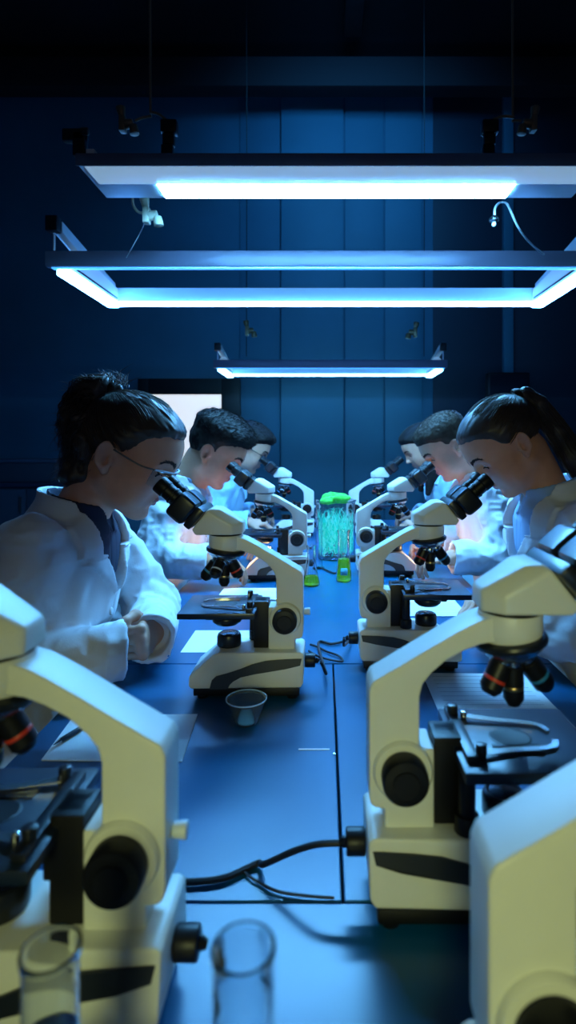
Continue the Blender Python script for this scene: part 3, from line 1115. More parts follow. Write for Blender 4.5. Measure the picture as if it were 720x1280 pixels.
    # ---- clothes
    def sleeve(s, p, g, grow=0.0, folds=1.0):
        a = s.arms[g]
        S = s.sh[g]; El = np.array(a['elbow'], np.float32); W = np.array(a['wrist'], np.float32)
        r = a.get('r', (.066, .058, .050, .056))
        U = cap(p, S * V3(1, 1, 1), El, r[0] + grow, r[1] + grow)
        dirv = (W - El) / np.linalg.norm(W - El)
        Wc = W + dirv * a.get('cuff', .0)
        Fm = cap(p, El, Wc, r[2] + grow, r[3] + grow)
        end = (p - Wc) @ dirv
        Fm = np.maximum(Fm, end)                       # flat end at the cuff
        d = smin(U, Fm, .035)
        if folds:
            t = (p - El) @ dirv
            d = d + folds * (.0080 * vnoise(p * V3(26, 20, 26) + g * 9) + .0050 * np.abs(vnoise(p * V3(48, 30, 52) + 5 * g)) - .0016)
            el = np.exp(-(((p - El) ** 2).sum(1)) / .006)
            d = d + el * .006 * np.sin((p @ (dirv * 150)) + 3 * vnoise(p * 22))
        # hollow inside the cuff
        inn = np.maximum(cap(p, El + dirv * .12, Wc + dirv * .05, r[3] * .6, r[3] + grow - .0055), -(end + .035))
        d = smax(d, -inn, .003)
        if a.get('hem', True):
            d = d - .0016 * (sstep(end, -.042, -.039))
        return d

    def vopen(s, z):
        """half width of the coat's open front by height"""
        z0 = s.zclose
        return np.interp(z, [z0 - .02, z0, z0 + .10, s.eye_z - .20, s.eye_z - .13], [-.02, 0.0, .060, .084, .072])

    def coat_f(s, p):
        z = p[:, 2]
        d = s.torso(p, .010)
        d = smax(d, z - (s.eye_z - .112), .02)
        d = d + .006 * vnoise(p * V3(14, 18, 7)) + .0040 * vnoise(p * V3(30, 34, 16) + 3)
        for g in (-1, 1):
            d = smin(d, s.sleeve(p, g), .019)
        # skirt of the coat over the thighs
        sk = np.maximum(s.torso(p * V3(1, 1, 1), .02), z - .62)
        d = smin(d, sk, .03)
        d = np.maximum(d, .497 - z)
        w = s.vopen(z)
        xc = np.interp(z, s.tz, s.tx)
        front = p[:, 0] - xc
        ay = np.abs(p[:, 1])
        # lapels lie on the coat beside the opening
        lw = np.interp(z, [s.zclose, s.zclose + .07, s.znotch, s.znotch + .002, s.eye_z - .17, s.eye_z - .13], [0, .046, .074, .052, .050, .050])
        edge = np.minimum(ay - w, w + lw - ay)
        inl = sstep(edge, -.0015, .0015) * sstep(z, s.zclose, s.zclose + .015) * sstep(front, .02, .05) * sstep(s.znotch + .11 - z, 0, .01)
        groove = np.exp(-((z - s.znotch) / .0018) ** 2) * inl
        torso_only = s.torso(p, .010)
        near_t = sstep(torso_only, .03, .015)
        d = d - .0085 * inl * near_t + .006 * groove * near_t
        # front edge line below the closing point, and a pocket welt
        fe = np.exp(-((p[:, 1] - .012) / .0022) ** 2) * (z < s.zclose) * (front > .02)
        d = d + .0025 * fe * near_t
        # cut the V
        cut = np.maximum((ay - w) * .95, -(front - .015))
        cut = np.maximum(cut, -(z - s.zclose + .01))
        cut = np.where(torso_only < .035, cut, 1.0)
        d = smax(d, -cut, .003)
        # inside is left empty so that the coat is a garment, not a block
        inner = s.torso(p, -.004)
        inner = np.maximum(inner, z - (s.eye_z - .10))
        d = np.maximum(d, -inner)
        # turned-down collar
        zc0 = s.eye_z - .085
        cx = np.interp(z, s.tz, s.tx)
        rad = np.sqrt(((p[:, 0] - cx + .010) / 1.0) ** 2 + (p[:, 1] * .95) ** 2)
        rr_ = np.interp(z, [s.eye_z - .165, s.eye_z - .13, s.eye_z - .095, s.eye_z - .075], [.115, .092, .078, .072])
        sh = np.abs(rad - rr_) - .0042
        sh = np.maximum(sh, np.maximum(z - (s.eye_z - .082) - .25 * (cx - p[:, 0]), (s.eye_z - .150) - z))
        sh = np.maximum(sh, -np.maximum(ay - w - .004, -(front - .012)))
        d = smin(d, sh, .006)
        return d

    def shirt_f(s, p):
        z = p[:, 2]
        d = s.torso(p, -.001)
        d = smax(d, z - (s.eye_z - .108), .015)
        d = d + .0016 * vnoise(p * V3(30, 30, 18) + 11)
        d = np.maximum(d, .60 - z)
        cx = np.interp(z, s.tz, s.tx)
        front = p[:, 0] - cx
        rad = np.sqrt((p[:, 0] - cx - .002) ** 2 + (p[:, 1]) ** 2)
        top = s.eye_z - .082 + .28 * (cx - p[:, 0])
        rr_ = np.interp(z, [s.eye_z - .16, s.eye_z - .125, s.eye_z - .085], [.088, .070, .0655])
        sh = np.abs(rad - rr_) - .0032
        gap = np.interp(z, [s.eye_z - .155, s.eye_z - .10], [.004, .026])
        sh = np.maximum(sh, np.maximum(z - top, (s.eye_z - .158 - .1 * np.abs(p[:, 1])) - z))
        sh = np.maximum(sh, -np.maximum(np.abs(p[:, 1]) - gap, -(front - .01)))
        d = smin(d, sh, .004)
        # placket
        pk = np.exp(-((np.abs(p[:, 1]) - .014) / .0016) ** 2) * (front > .02)
        d = d + .0015 * pk
        inner = np.maximum(s.torso(p, -.017), z - (s.eye_z - .13))
        return np.maximum(d, -inner)

    def build_clothes(s, coat_m, shirt_m, zclose=None, hc=.004):
        z = s.eye_z
        s.zclose = zclose or z - .36
        s.znotch = z - .205
        mx = max(s.arms[g]['wrist'][0] for g in (-1, 1)) + .12
        v, q = sdf_mesh(s.coat_f, (-.44, -.32, .43), (mx, .32, z - .04), hc)
        s.coat = np_mesh('lab_coat', v, q, [coat_m], s.root)
        v, q = sdf_mesh(s.shirt_f, (-.30, -.20, .58), (.06, .20, z - .04), hc)
        s.shirt = np_mesh('shirt', v, q, [shirt_m], s.root)
        # buttons below the closing point
        for k in range(2):
            zz = s.zclose - .035 - k * .085
            xc = float(np.interp(zz, s.tz, s.tx) + np.interp(zz, s.tz, s.ta)) + .0135
            obj('button', cyl(NB(), (xc - .002, .0, zz), (xc + .0022, .0, zz), .0085, .0075, 16, .001), M_button, s.coat)
        # trousers, shoes
        def leg_f(p):
            d = np.full(len(p), 1e3, np.float32)
            d = ell(p, (-.25, 0, .575), (.13, .165, .085))
            for g in (-1, 1):
                hip = (-.22, g * .085, .575); kn = (.17, g * .10, .585); an = (.11, g * .105, .12)
                d = smin(d, cap(p, hip, kn, .078, .056), .03)
                d = smin(d, cap(p, kn, an, .054, .043), .02)
            d = d + .004 * vnoise(p * 18)
            return np.maximum(d, .085 - p[:, 2])
        v, q = sdf_mesh(leg_f, (-.42, -.22, .07), (.26, .22, .70), .011)
        np_mesh('trousers', v, q, [M_trouser], s.root)
        for g in (-1, 1):
            def sh_f(p):
                d = ell(p, (.155, g * .105, .040), (.115, .043, .037))
                d = smin(d, cap(p, (.10, g * .105, .05), (.105, g * .105, .105), .040, .036), .03)
                return np.maximum(d, .002 - p[:, 2])
            v, q = sdf_mesh(sh_f, (.02, g * .105 - .06, -.005), (.29, g * .105 + .06, .15), .008)
            np_mesh('shoe', v, q, [M_shoe], s.root)

    # ---- face details
    def build_face(s, browm=None, thick=1.0):
        for g in (-1, 1):
            c = s.from_head((.0800, g * .0322, .0170))[0]
            look = s.from_head((.18, g * .034, -.035))[0] - c
            b = NB()
            A = axis_matrix(c, look)
            r = .0140 * s.s
            lathe(b, [(r * math.sin(t), r * math.cos(t)) for t in np.linspace(.45, PI, 12)], 20, A)
            e = obj('eye', b, M_eye, s.root, True, 180)
            b = NB()
            lathe(b, [(r * 1.004 * math.sin(t), r * 1.004 * math.cos(t)) for t in np.linspace(0, .50, 5)], 20, A)
            obj('iris', b, M_iris, e, True, 180)
            # brow and lashes follow the skin
            def skin(yz, lift):
                out = []
                for y, z in yz:
                    xs = np.linspace(.04, .13, 181).astype(np.float32)
                    dd = head_sdf(np.stack([xs, np.full_like(xs, y), np.full_like(xs, z)], 1), s.female)
                    k = np.where(dd < lift)[0]
                    out.append((float(xs[k[-1]]) if len(k) else .09, y, z))
                return [tuple(x) for x in s.from_head(out)]
            bp = spline(skin([(g * .010, .0355), (g * .020, .0405), (g * .032, .0440), (g * .043, .0430), (g * .051, .0380)], .0002), 8)
            rs_ = np.random.RandomState(31)
            hairs = []
            upv = np.array(s.from_head((0, 0, .01))[0] - s.from_head((0, 0, 0))[0]) * 100 / s.s
            for k in range(170):
                i = rs_.randint(0, len(bp) - 2)
                t_ = np.array((bp[i + 1] - bp[i]).normalized())
                w_ = .0036 * thick * (1 - .6 * i / len(bp))
                p0 = np.array(bp[i]) + upv * rs_.uniform(-w_, w_) * s.s
                d_ = t_ + upv * rs_.uniform(-.05, .45)
                L_ = rs_.uniform(.006, .010) * s.s
                o_ = np.array([.0010 * s.c, 0, 0])
                hairs.append(np.array([p0 - o_, p0 + d_ * L_ * .5 + o_ * 1.2, p0 + d_ * L_ + o_ * .6]))
            curves('eyebrow', hairs, .00075, browm or M_lash, s.root)
            b = NB()
            tube(b, spline(skin([(g * .020, .0125), (g * .027, .0140), (g * .035, .0140), (g * .042, .0122), (g * .047, .0100)], .0012), 4), .0017 * s.s, 6)
            obj('eyelashes', b, M_lash, s.root)

    # ---- hair
    def hair_cap_f(s, t_top, t_side, line, spike=0.0, quiff=None, strand=.0016):
        zl = HL_Z; xl = HL_X[line]
        def f(p):
            q = s.to_head(p)
            d = ell(q, CR_C, CR_R)
            d = smin(d, ell(q, (.040, 0, .050), (.065, .063, .062)), .03)
            ay = np.abs(q[:, 1])
            xm = np.interp(q[:, 2], zl, xl) + .012 * sstep(.06 - ay, 0, .05) * sstep(q[:, 2], .055, .082)
            t = t_side + (t_top - t_side) * sstep(q[:, 2], .045, .11)
            t = .0012 + (t - .0012) * sstep(xm - q[:, 0], -.004, .034)
            d = d - t
            if quiff is not None:
                for c, r in quiff:
                    d = smin(d, ell(q, c, r), .02)
            # combed texture that runs back
            d = d + strand * vnoise(np.stack([q[:, 0] * 22, q[:, 1] * 170, q[:, 2] * 150 + q[:, 0] * 40], 1))
            if spike:
                d = d + spike * vnoise(np.stack([q[:, 0] * 70, q[:, 1] * 80, q[:, 2] * 60], 1)) + spike * .6 * vnoise(q * 160 + 5)
            cut = q[:, 0] - xm + .005 * vnoise(q * 90) + .003 * vnoise(q * 260)
            # keep clear of the ear
            ear = -(np.sqrt(((q[:, 0] + .002) / .0245) ** 2 + ((q[:, 2] - .002) / .0330) ** 2) - 1) * .02
            ear = np.where(ay > .045, ear, -1)
            d = smax(d, cut * .75, .003)
            d = smax(d, ear, .006)
            d = np.maximum(d, -.088 - q[:, 2])
            core = ell(q, CR_C, np.array(CR_R) - .014)
            return np.maximum(d, -core) * s.s
        return f

    def build_cap(s, m, t_top, t_side, line='back', spike=0.0, quiff=None, h=.0032, strand=.0016):
        f = s.hair_cap_f(t_top, t_side, line, spike, quiff, strand)
        c = s.from_head((0, 0, .05))[0]
        v, q = sdf_mesh(f, c - .17, c + .17, h)
        s.hair = np_mesh('hair', v, q, [m], s.root)
        return s.hair

    def strands_to(s, tie, m, n, off, r=.0007, seed=1, loose=.0):
        """combed strands from the hairline over the skull to the tie"""
        rs = np.random.RandomState(seed)
        C = np.array(CR_C); R = np.array(CR_R) + off
        zz = np.linspace(-.06, .112, 60)
        P = []
        td = (np.array(tie) - C) / R; td /= np.linalg.norm(td)
        for k in range(n):
            g = rs.choice([-1, 1])
            z = rs.uniform(-.055, .102)
            x = np.interp(z, HL_Z, HL_X['back']) - rs.uniform(-.009, .03)
            v = np.array([(x - C[0]) / R[0], 0, (z - C[2]) / R[2]])
            rem = 1 - v[0] ** 2 - v[2] ** 2
            if rem <= 0.002:
                v[1] = g * rs.uniform(0, .25)
            else:
                v[1] = g * math.sqrt(rem)
            v /= np.linalg.norm(v)
            if z > .086:
                v[1] = rs.uniform(-.55, .55); v /= np.linalg.norm(v)
            om = math.acos(np.clip(v @ td, -1, 1))
            if om < .15: continue
            lift = rs.uniform(-.0012, .0022)
            wob = rs.uniform(-.05, .05)
            pts = []
            for t in np.linspace(0, 1, 12):
                w = (math.sin((1 - t) * om) * v + math.sin(t * om) * td) / math.sin(om)
                side = np.cross(v, td); side /= np.linalg.norm(side) + 1e-9
                w = w + side * wob * math.sin(PI * t)
                w /= np.linalg.norm(w)
                rad = 1 + (lift + loose * rs.uniform(0, 1) * math.sin(PI * t)) / .085
                Rt = np.array(CR_R) + .0015 + (off - .0015) * float(sstep(t, -.02, .30))
                q = C + w * Rt * rad
                # the brow of the skull is fuller than the ellipsoid in front
                pts.append(q)
            P.append(s.from_head(np.array(pts)))
        return P


def short_hair(per, m, n, L, r, flow, zmin=-.05, seed=1, up=.6, lf=None):
    """short combed hairs over the hair cap; flow is the combing direction in the head's frame"""
    rs = np.random.RandomState(seed)
    me = per.hair.data
    co = np.empty(len(me.vertices) * 3, np.float32); me.vertices.foreach_get('co', co); co = co.reshape(-1, 3)
    no = np.empty(len(me.vertices) * 3, np.float32); me.vertex_normals.foreach_get('vector', no); no = no.reshape(-1, 3)
    h = per.to_head(co)
    cn = per.from_head(CR_C)[0]
    ok = np.where((h[:, 2] > zmin) & (((co - cn) * no).sum(1) > .02))[0]
    P = []
    f0 = per.from_head(np.array(flow))[0] - per.from_head((0, 0, 0))[0]
    f0 /= np.linalg.norm(f0)
    for i in rs.choice(ok, min(n, len(ok)), replace=False):
        nn = no[i]
        t = f0 - nn * (f0 @ nn)
        t /= np.linalg.norm(t) + 1e-6
        d = t + nn * up + rs.normal(0, .22, 3)
        d /= np.linalg.norm(d)
        k = L * rs.uniform(.6, 1.2) * (lf(h[i]) if lf else 1)
        b = co[i] - nn * .003
        P.append(np.array([b + d * k * q - nn * (.35 * k * q * q) for q in np.linspace(0, 1, 5)]))
    curves('short_strands', P, r, m, per.hair)


def stool(x, y, label):
    t = empty('lab_stool', (x, y, 0))
    obj('seat', lathe(NB(), [(0, .480), (.15, .480), (.17, .474), (.175, .458), (.168, .440), (0, .440)], 32), mat('stool_vinyl', (.02, .025, .04), .5), t)
    obj('post', cyl(NB(), (0, 0, .09), (0, 0, .4395), .022, None, 16), M_steel, t)
    obj('hub', lathe(NB(), [(0, .0895), (.04, .085), (.045, .05), (0, .048)], 20), M_steel, t)
    for k in range(5):
        a = 2 * PI * k / 5 + .3
        b = NB()
        cyl(b, (.03 * math.cos(a), .03 * math.sin(a), .066), (.23 * math.cos(a), .23 * math.sin(a), .045), .014, .010, 10)
        cyl(b, (.23 * math.cos(a), .23 * math.sin(a), .0005), (.23 * math.cos(a), .23 * math.sin(a), .042), .016, None, 12, .003)
        obj('leg', b, M_steel, t)
    tag(t, label, 'stool', 'stools at the lab table')
    return t


def arm(elbow, wrist, F, N, side, **k):
    return dict(elbow=np.array(elbow, np.float32), wrist=np.array(wrist, np.float32), F=F, N=N, side=side, **k)


# ------------------------------------------------------------------ girl in safety glasses (left, nearest)
zt = ZT
L1 = Person('girl with curly brown ponytail, safety glasses and white lab coat over a navy shirt', 1, 150, 572.5, 1.24, 1.06, 28, True,
            near_arm=arm((-.175, -.200, zt + .068), (-.070, -.150, zt + .069), (.80, .60, .02), (.1, -.2, 1), 1, curl=1.5, r=(.068, .060, .056, .060), cuff=.125),
            far_arm=arm((.020, .190, zt + .074), (.066, .010, zt + .072), (-.03, -1.0, .03), (1.0, -.05, .10), 1, curl=1.35, r=(.068, .060, .053, .051), cuff=.045),
            voxel=.0028)
L1.build_body(M_skin)
L1.build_clothes(M_coat, M_navy, zclose=.905, hc=.0038)
L1.build_face()
L1.build_cap(M_hbrown, .009, .008, 'back', h=.003, strand=.0022)
tie = np.array([-.078, 0, .108])
P = L1.strands_to(tie, M_hbrown, 560, .0095, seed=2, loose=.004)
curves('combed_strands', P, .00075, M_hbrown, L1.hair)
# curly ponytail
tw = L1.from_head(tie)[0]
chain = [tw, tw + V3(-.022, 0, .010), tw + V3(-.048, -.006, -.010), tw + V3(-.054, -.018, -.060), tw + V3(-.046, -.024, -.112), tw + V3(-.056, -.026, -.162), tw + V3(-.082, -.026, -.204)]
rad = [.020, .031, .041, .045, .044, .037, .014]
def pony_f(p):
    d = np.full(len(p), 1e3, np.float32)
    for a, b, ra, rb in zip(chain[:-1], chain[1:], rad[:-1], rad[1:]):
        d = smin(d, cap(p, a, b, ra * .86, rb * .86), .02)
    return d + .010 * vnoise(p * 38 + 2) + .005 * vnoise(p * 85)
v, q = sdf_mesh(pony_f, tw - .30, tw + .12, .0042)
pony = np_mesh('ponytail', v, q, [M_hbrown], L1.hair)
rs = np.random.RandomState(4)
P = []
cs = np.array(chain)
for k in range(300):
    n = 26
    a0 = rs.uniform(0, 2 * PI); fr = rs.uniform(1.0, 3.0); am = rs.uniform(.003, .010)
    rr0 = rs.uniform(.7, 1.12); end = rs.uniform(.55, 1.0)
    pts = []
    for i in range(n):
        t = i / (n - 1) * end * (len(cs) - 1)
        j = min(int(t), len(cs) - 2); f_ = t - j
        c = cs[j] * (1 - f_) + cs[j + 1] * f_
        r = (rad[j] * (1 - f_) + rad[j + 1] * f_) * rr0
        T = cs[j + 1] - cs[j]; T /= np.linalg.norm(T)
        U = np.array([T[2], 0, -T[0]]); Wv = np.array([0, 1, 0])
        a = a0 + .5 * math.sin(t * 1.1 + k)
        pts.append(c + U * (r * math.cos(a) + am * math.cos(t * fr * 5)) + Wv * (r * math.sin(a) + am * math.sin(t * fr * 5)))
    P.append(np.array(pts))
curves('curls', P, .0011, M_hbrown, pony)
# flyaway hairs that catch the light
P = []
for k in range(190):
    b0 = cs[0] + V3(rs.uniform(-.085, .035), rs.uniform(-.03, .03), 0)
    b0[2] += .022 - 1.2 * max(0, -(b0[0] - cs[0][0]) - .04) + rs.uniform(-.012, .006)
    d = np.array([rs.uniform(-.9, .55), rs.uniform(-.5, .5), rs.uniform(.25, 1.0)]); d /= np.linalg.norm(d)
    L = rs.uniform(.018, .050); bend = rs.uniform(-.5, .5)
    P.append(np.array([b0 + d * L * t + V3(bend * L * t * t, 0, -.25 * L * t * t) for t in np.linspace(0, 1, 6)]))
for k in range(70):
    j = rs.randint(2, 6)
    b0 = cs[j] + V3(-rad[j] * .8, rs.uniform(-.02, .02), rs.uniform(-.025, .025))
    d = np.array([-rs.uniform(.4, 1), rs.uniform(-.4, .4), rs.uniform(-.6, .8)]); d /= np.linalg.norm(d)
    L = rs.uniform(.015, .045)
    P.append(np.array([b0 + d * L * t + V3(0, 0, -.4 * L * t * t) for t in np.linspace(0, 1, 6)]))
curves('flyaway_hairs', P, .00075, M_hbrown, L1.hair)
b = NB()
A = axis_matrix(tw + V3(-.004, 0, .003), (-.8, 0, .45))
lathe(b, [(.017, -.005), (.024, -.007), (.026, 0), (.024, .007), (.017, .005)], 24, A, True)
obj('hair_tie', b, M_hdark, L1.hair)
# safety glasses
gl = NB()
def hd(x, y, z, per=L1): return tuple(per.from_head((x, y, z))[0])
frame = NB()
tube(frame, spline([hd(.0905, -.066, .0235), hd(.1080, -.045, .0270), hd(.1135, -.020, .0260), hd(.1120, 0, .0240), hd(.1135, .020, .0260), hd(.1080, .045, .0270), hd(.0905, .066, .0235)], 6), .0021, 8)
goggles = obj('safety_glasses', frame, M_gframe, L1.root)
M_clear = mat('clear_arm', (.30, .36, .42), .15, trans=.7)
for g in (-1, 1):
    b = NB()
    tube(b, spline([hd(.0895, g * .067, .0235), hd(.060, g * .0765, .0200), hd(.006, g * .0815, .0240)], 6), .0018, 8)
    obj('side_arm', b, M_clear, goggles)
lens = bmesh.new()
prev = None
for i in range(25):
    a = -1 + 2 * i / 24
    y = .068 * math.sin(a * 1.35) / math.sin(1.35)
    x = .1130 - .026 * (abs(a) ** 2.4)
    zt_, zb_ = .0245, (-.008 if abs(a) > .22 else -.008 + .026 * (1 - (abs(a) / .22) ** 1.5))
    row = [lens.verts.new(hd(x, y, zt_ + (zb_ - zt_) * k / 5 )) for k in range(6)]
    if prev:
        for k in range(5):
            lens.faces.new((prev[k], prev[k + 1], row[k + 1], row[k]))
    prev = row
lo = obj('lens', lens, M_goggle, goggles, True, 180)
sm = lo.modifiers.new('t', 'SOLIDIFY'); sm.thickness = .0016
# pen pocket line on the chest
stool(L1.root.location.x - .255, 1.24, 'dark round stool under the girl in safety glasses')

# ------------------------------------------------------------------ girl with the sleek ponytail (right, nearest)
R1 = Person('girl with long sleek ponytail bending over her microscope in a white lab coat', -1, 641, 557, 1.345, .925, 43, True,
            near_arm=arm((-.150, .215, zt + .084), (.010, .055, zt + .084), (.92, -.30, -.06), (0, .3, 1), 1, curl=1.0, r=(.070, .062, .056, .060), cuff=.0),
            far_arm=arm((-.15, -.20, zt + .084), (.00, -.10, zt + .084), (.9, .2, -.06), (0, -.2, 1), -1, curl=.6, r=(.068, .060, .056, .058)),
            voxel=.0028)
R1.build_body(M_skin)
R1.build_clothes(M_coat, M_sky, zclose=.93, hc=.0038)
R1.build_face()
R1.build_cap(M_hsleek, .008, .006, 'back', h=.003, strand=.0012)
tie = np.array([-.086, 0, .083])
P = R1.strands_to(tie, M_hsleek, 620, .0080, seed=7, loose=.001)
curves('combed_strands', P, .0007, M_hsleek, R1.hair)
tw = R1.from_head(tie)[0]
b = NB()
A = axis_matrix(tw + V3(-.004, 0, .002), (-.95, 0, .25))
lathe(b, [(.014, -.007), (.0205, -.008), (.022, 0), (.0205, .008), (.014, .007)], 24, A, True)
obj('hair_tie', b, M_hdark, R1.hair)
cs = np.array([tw, tw + V3(-.024, .0, .008), tw + V3(-.052, .004, -.016), tw + V3(-.095, .010, -.078), tw + V3(-.130, .016, -.140), tw + V3(-.165, .02, -.200), tw + V3(-.195, .025, -.255)])
rad = [.014, .017, .021, .026, .029, .026, .012]
def pony2_f(p):
    d = np.full(len(p), 1e3, np.float32)
    for a, b, ra, rb in zip(cs[:-1], cs[1:], rad[:-1], rad[1:]):
        d = smin(d, cap(p, a, b, ra * .9, rb * .9), .015)
    return d + .003 * vnoise(np.stack([p[:, 0] * 60 - p[:, 2] * 40, p[:, 1] * 120, p[:, 2] * 20], 1))
v, q = sdf_mesh(pony2_f, tw - .32, tw + .10, .0038)
pony = np_mesh('ponytail', v, q, [M_hsleek], R1.hair)
P = []
for k in range(240):
    n = 16; a0 = rs.uniform(0, 2 * PI); rr0 = rs.uniform(.75, 1.12); end = rs.uniform(.75, 1.0)
    pts = []
    for i in range(n):
        t = i / (n - 1) * end * (len(cs) - 1)
        j = min(int(t), len(cs) - 2); f_ = t - j
        c = cs[j] * (1 - f_) + cs[j + 1] * f_
        r = (rad[j] * (1 - f_) + rad[j + 1] * f_) * rr0
        T = cs[j + 1] - cs[j]; T /= np.linalg.norm(T)
        U = np.array([T[2], 0, -T[0]])
        pts.append(c + U * r * math.cos(a0) + np.array([0, 1, 0]) * r * math.sin(a0))
    P.append(np.array(pts))
curves('ponytail_strands', P, .0009, M_hsleek, pony)
stool(R1.root.location.x + .255, 1.345, 'dark round stool under the girl with the sleek ponytail')

# ------------------------------------------------------------------ boy with thick dark hair (left, middle)
L2 = Person('boy with thick dark hair in a white lab coat over a light blue shirt', 1, 263, 567, 2.185, 1.07, 33, False,
            near_arm=arm((-.150, -.235, zt + .086), (.050, -.255, zt + .086), (.97, .10, -.06), (0, -.2, 1), 1, curl=.6, r=(.076, .066, .058, .060), cuff=.0),
            far_arm=arm((-.15, .21, zt + .086), (.02, .16, zt + .086), (.95, .1, -.06), (0, .2, 1), -1, curl=.6, r=(.076, .066, .058, .060)),
            voxel=.0036)
L2.build_body(M_skin2)
L2.build_clothes(M_coat, M_sky, zclose=.92, hc=.005)
L2.build_face(thick=1.4)
L2.build_cap(M_hdark, .034, .012, 'boy', spike=.0022, quiff=[((.062, 0, .110), (.048, .060, .029))], h=.0038)
short_hair(L2, M_hdark, 6000, .022, .0007, (.55, .1, .3), seed=3, lf=lambda h: .35 + .65 * float(sstep(h[2], .03, .10)))
stool(L2.root.location.x - .255, 2.185, 'dark round stool under the boy with thick dark hair')

# ------------------------------------------------------------------ boy with cropped hair (right, middle)
R2 = Person('boy with short cropped brown hair in a white lab coat, face lit warm from below', -1, 566, 560, 2.21, 1.0, 37, False,
            near_arm=arm((-.150, .215, zt + .086), (.050, .215, zt + .086), (.97, -.10, -.06), (0, .2, 1), 1, curl=.6, r=(.076, .066, .058, .060)),
            far_arm=arm((-.15, -.21, zt + .086), (.02, -.16, zt + .086), (.95, -.1, -.06), (0, -.2, 1), -1, curl=.6, r=(.076, .066, .058, .060)),
            voxel=.0036)
R2.build_body(M_skin)
R2.build_clothes(M_coat, M_whiteshirt, zclose=.92, hc=.005)
R2.build_face(thick=1.2)
R2.build_cap(M_hmid, .020, .0045, 'boy', spike=.0014, quiff=[((.050, 0, .108), (.044, .055, .022))], h=.0036)
short_hair(R2, M_hmid, 7000, .015, .0008, (.65, 0, .35), seed=5, lf=lambda h: .25 + .75 * float(sstep(h[2], .05, .11)))
stool(R2.root.location.x + .255, 2.21, 'dark round stool under the boy with short cropped hair')

# ------------------------------------------------------------------ far boy in glasses (left, back)
L3 = Person('far boy in dark glasses and a pale blue lab coat, leaning beside the back wall', 1, 307, 562, 3.13, 1.05, 30, False,
            near_arm=arm((-.150, -.220, zt + .086), (.050, -.240, zt + .086), (.97, .10, -.06), (0, -.2, 1), 1, curl=.6, r=(.074, .064, .056, .058)),
            far_arm=arm((-.15, .21, zt + .086), (.02, .16, zt + .086), (.95, .1, -.06), (0, .2, 1), -1, curl=.6, r=(.074, .064, .056, .058)),
            voxel=.0044)
L3.build_body(M_skin)
L3.build_clothes(M_coatb, M_sky, zclose=.92, hc=.006)
L3.build_face()
L3.build_cap(M_hdark, .026, .010, 'boy', spike=.0022, quiff=[((.066, 0, .108), (.048, .058, .026))], h=.0046)
fr = NB()
def hd3(x, y, z): return tuple(L3.from_head((x, y, z))[0])
for g in (-1, 1):
    cen = np.array((.108, g * .033, .016))
    loop = [hd3(.108 - .20 * abs(.022 * math.cos(t)), g * .033 + .024 * math.cos(t), .016 + .017 * math.sin(t)) for t in np.linspace(0, 2 * PI, 20)]
    tube(fr, loop, .0022, 6)
    tube(fr, spline([hd3(.103, g * .056, .020), hd3(.07, g * .078, .020), hd3(.005, g * .083, .024)], 5), .0022, 6)
tube(fr, [hd3(.104, -.010, .019), hd3(.1085, 0, .022), hd3(.104, .010, .019)], .0022, 6)
gl = obj('spectacles', fr, M_gdark, L3.root)
short_hair(L3, M_hdark, 2500, .018, .0009, (.6, 0, .25), seed=6)
stool(L3.root.location.x - .255, 3.13, 'dark round stool under the far boy in glasses')

# ------------------------------------------------------------------ far girl with long dark hair (right, back)
R3 = Person('far girl with long loose black hair, half hidden behind the boy with cropped hair', -1, 532, 561, 3.08, 1.0, 32, True,
            near_arm=arm((-.150, .210, zt + .086), (.050, .210, zt + .086), (.97, -.10, -.06), (0, .2, 1), 1, curl=.6, r=(.070, .060, .054, .056)),
            far_arm=arm((-.15, -.21, zt + .086), (.02, -.16, zt + .086), (.95, -.1, -.06), (0, -.2, 1), -1, curl=.6, r=(.070, .060, .054, .056)),
            voxel=.0044)
R3.build_body(M_skin)
R3.build_clothes(M_coatb, M_blacktop, zclose=.92, hc=.006)
R3.build_face()
R3.build_cap(M_hdark, .018, .013, 'boy', h=.0046, strand=.002)
def long_f(p):
    q = R3.to_head(p)
    d = np.full(len(p), 1e3, np.float32)
    for g in (-1, 1):
        a0 = R3.from_head((.010, g * .082, .06))[0]; a1 = R3.from_head((-.015, g * .088, -.03))[0]
        a2 = a1 + V3(.010, g * .012, -.10); a3 = a1 + V3(.035, g * .016, -.21)
        for a, b, ra, rb in ((a0, a1, .024, .030), (a1, a2, .030, .036), (a2, a3, .036, .014)):
            d = smin(d, cap(p, a, b, ra, rb), .02)
    bk0 = R3.from_head((-.085, 0, .05))[0]; bk1 = R3.from_head((-.085, 0, -.06))[0]
    for y in (-.045, 0, .045):
        d = smin(d, cap(p, bk0 + V3(0, y, 0), bk1 + V3(-.02, y, -.02), .040, .036), .02)
    d = d + .004 * vnoise(np.stack([p[:, 0] * 70, p[:, 1] * 80, p[:, 2] * 14], 1))
    return d
cc_ = R3.from_head((0, 0, 0))[0]
v, q = sdf_mesh(long_f, cc_ - .30, cc_ + .16, .0055)
np_mesh('long_hair', v, q, [M_hdark], R3.hair)
stool(R3.root.location.x + .255, 3.08, 'dark round stool under the far girl with long black hair')
# ================================================================== hanging lights
C_WHITE = (0.62, 0.86, 1.0)
C_BLUE = (0.16, 0.56, 1.0)
M_tube_w = mat('white_diffuser', (.9, .95, 1), .4, emit=(.14, .51, 1.0), estr=205)
M_tube_b = mat('blue_white_tube', (.8, .9, 1), .4, emit=(.085, .36, 1.0), estr=62)
M_tube_s = mat('blue_strip', (.5, .7, 1), .4, emit=(.05, .38, 1.0), estr=1.2)

M_glow1 = mat('blue_lit_diffuser', (.4, .6, .8), .4, emit=(.12, .36, .70), estr=.45)
M_glow2 = mat('pale_lit_diffuser', (.6, .7, .8), .4, emit=(.30, .52, .75), estr=.3)
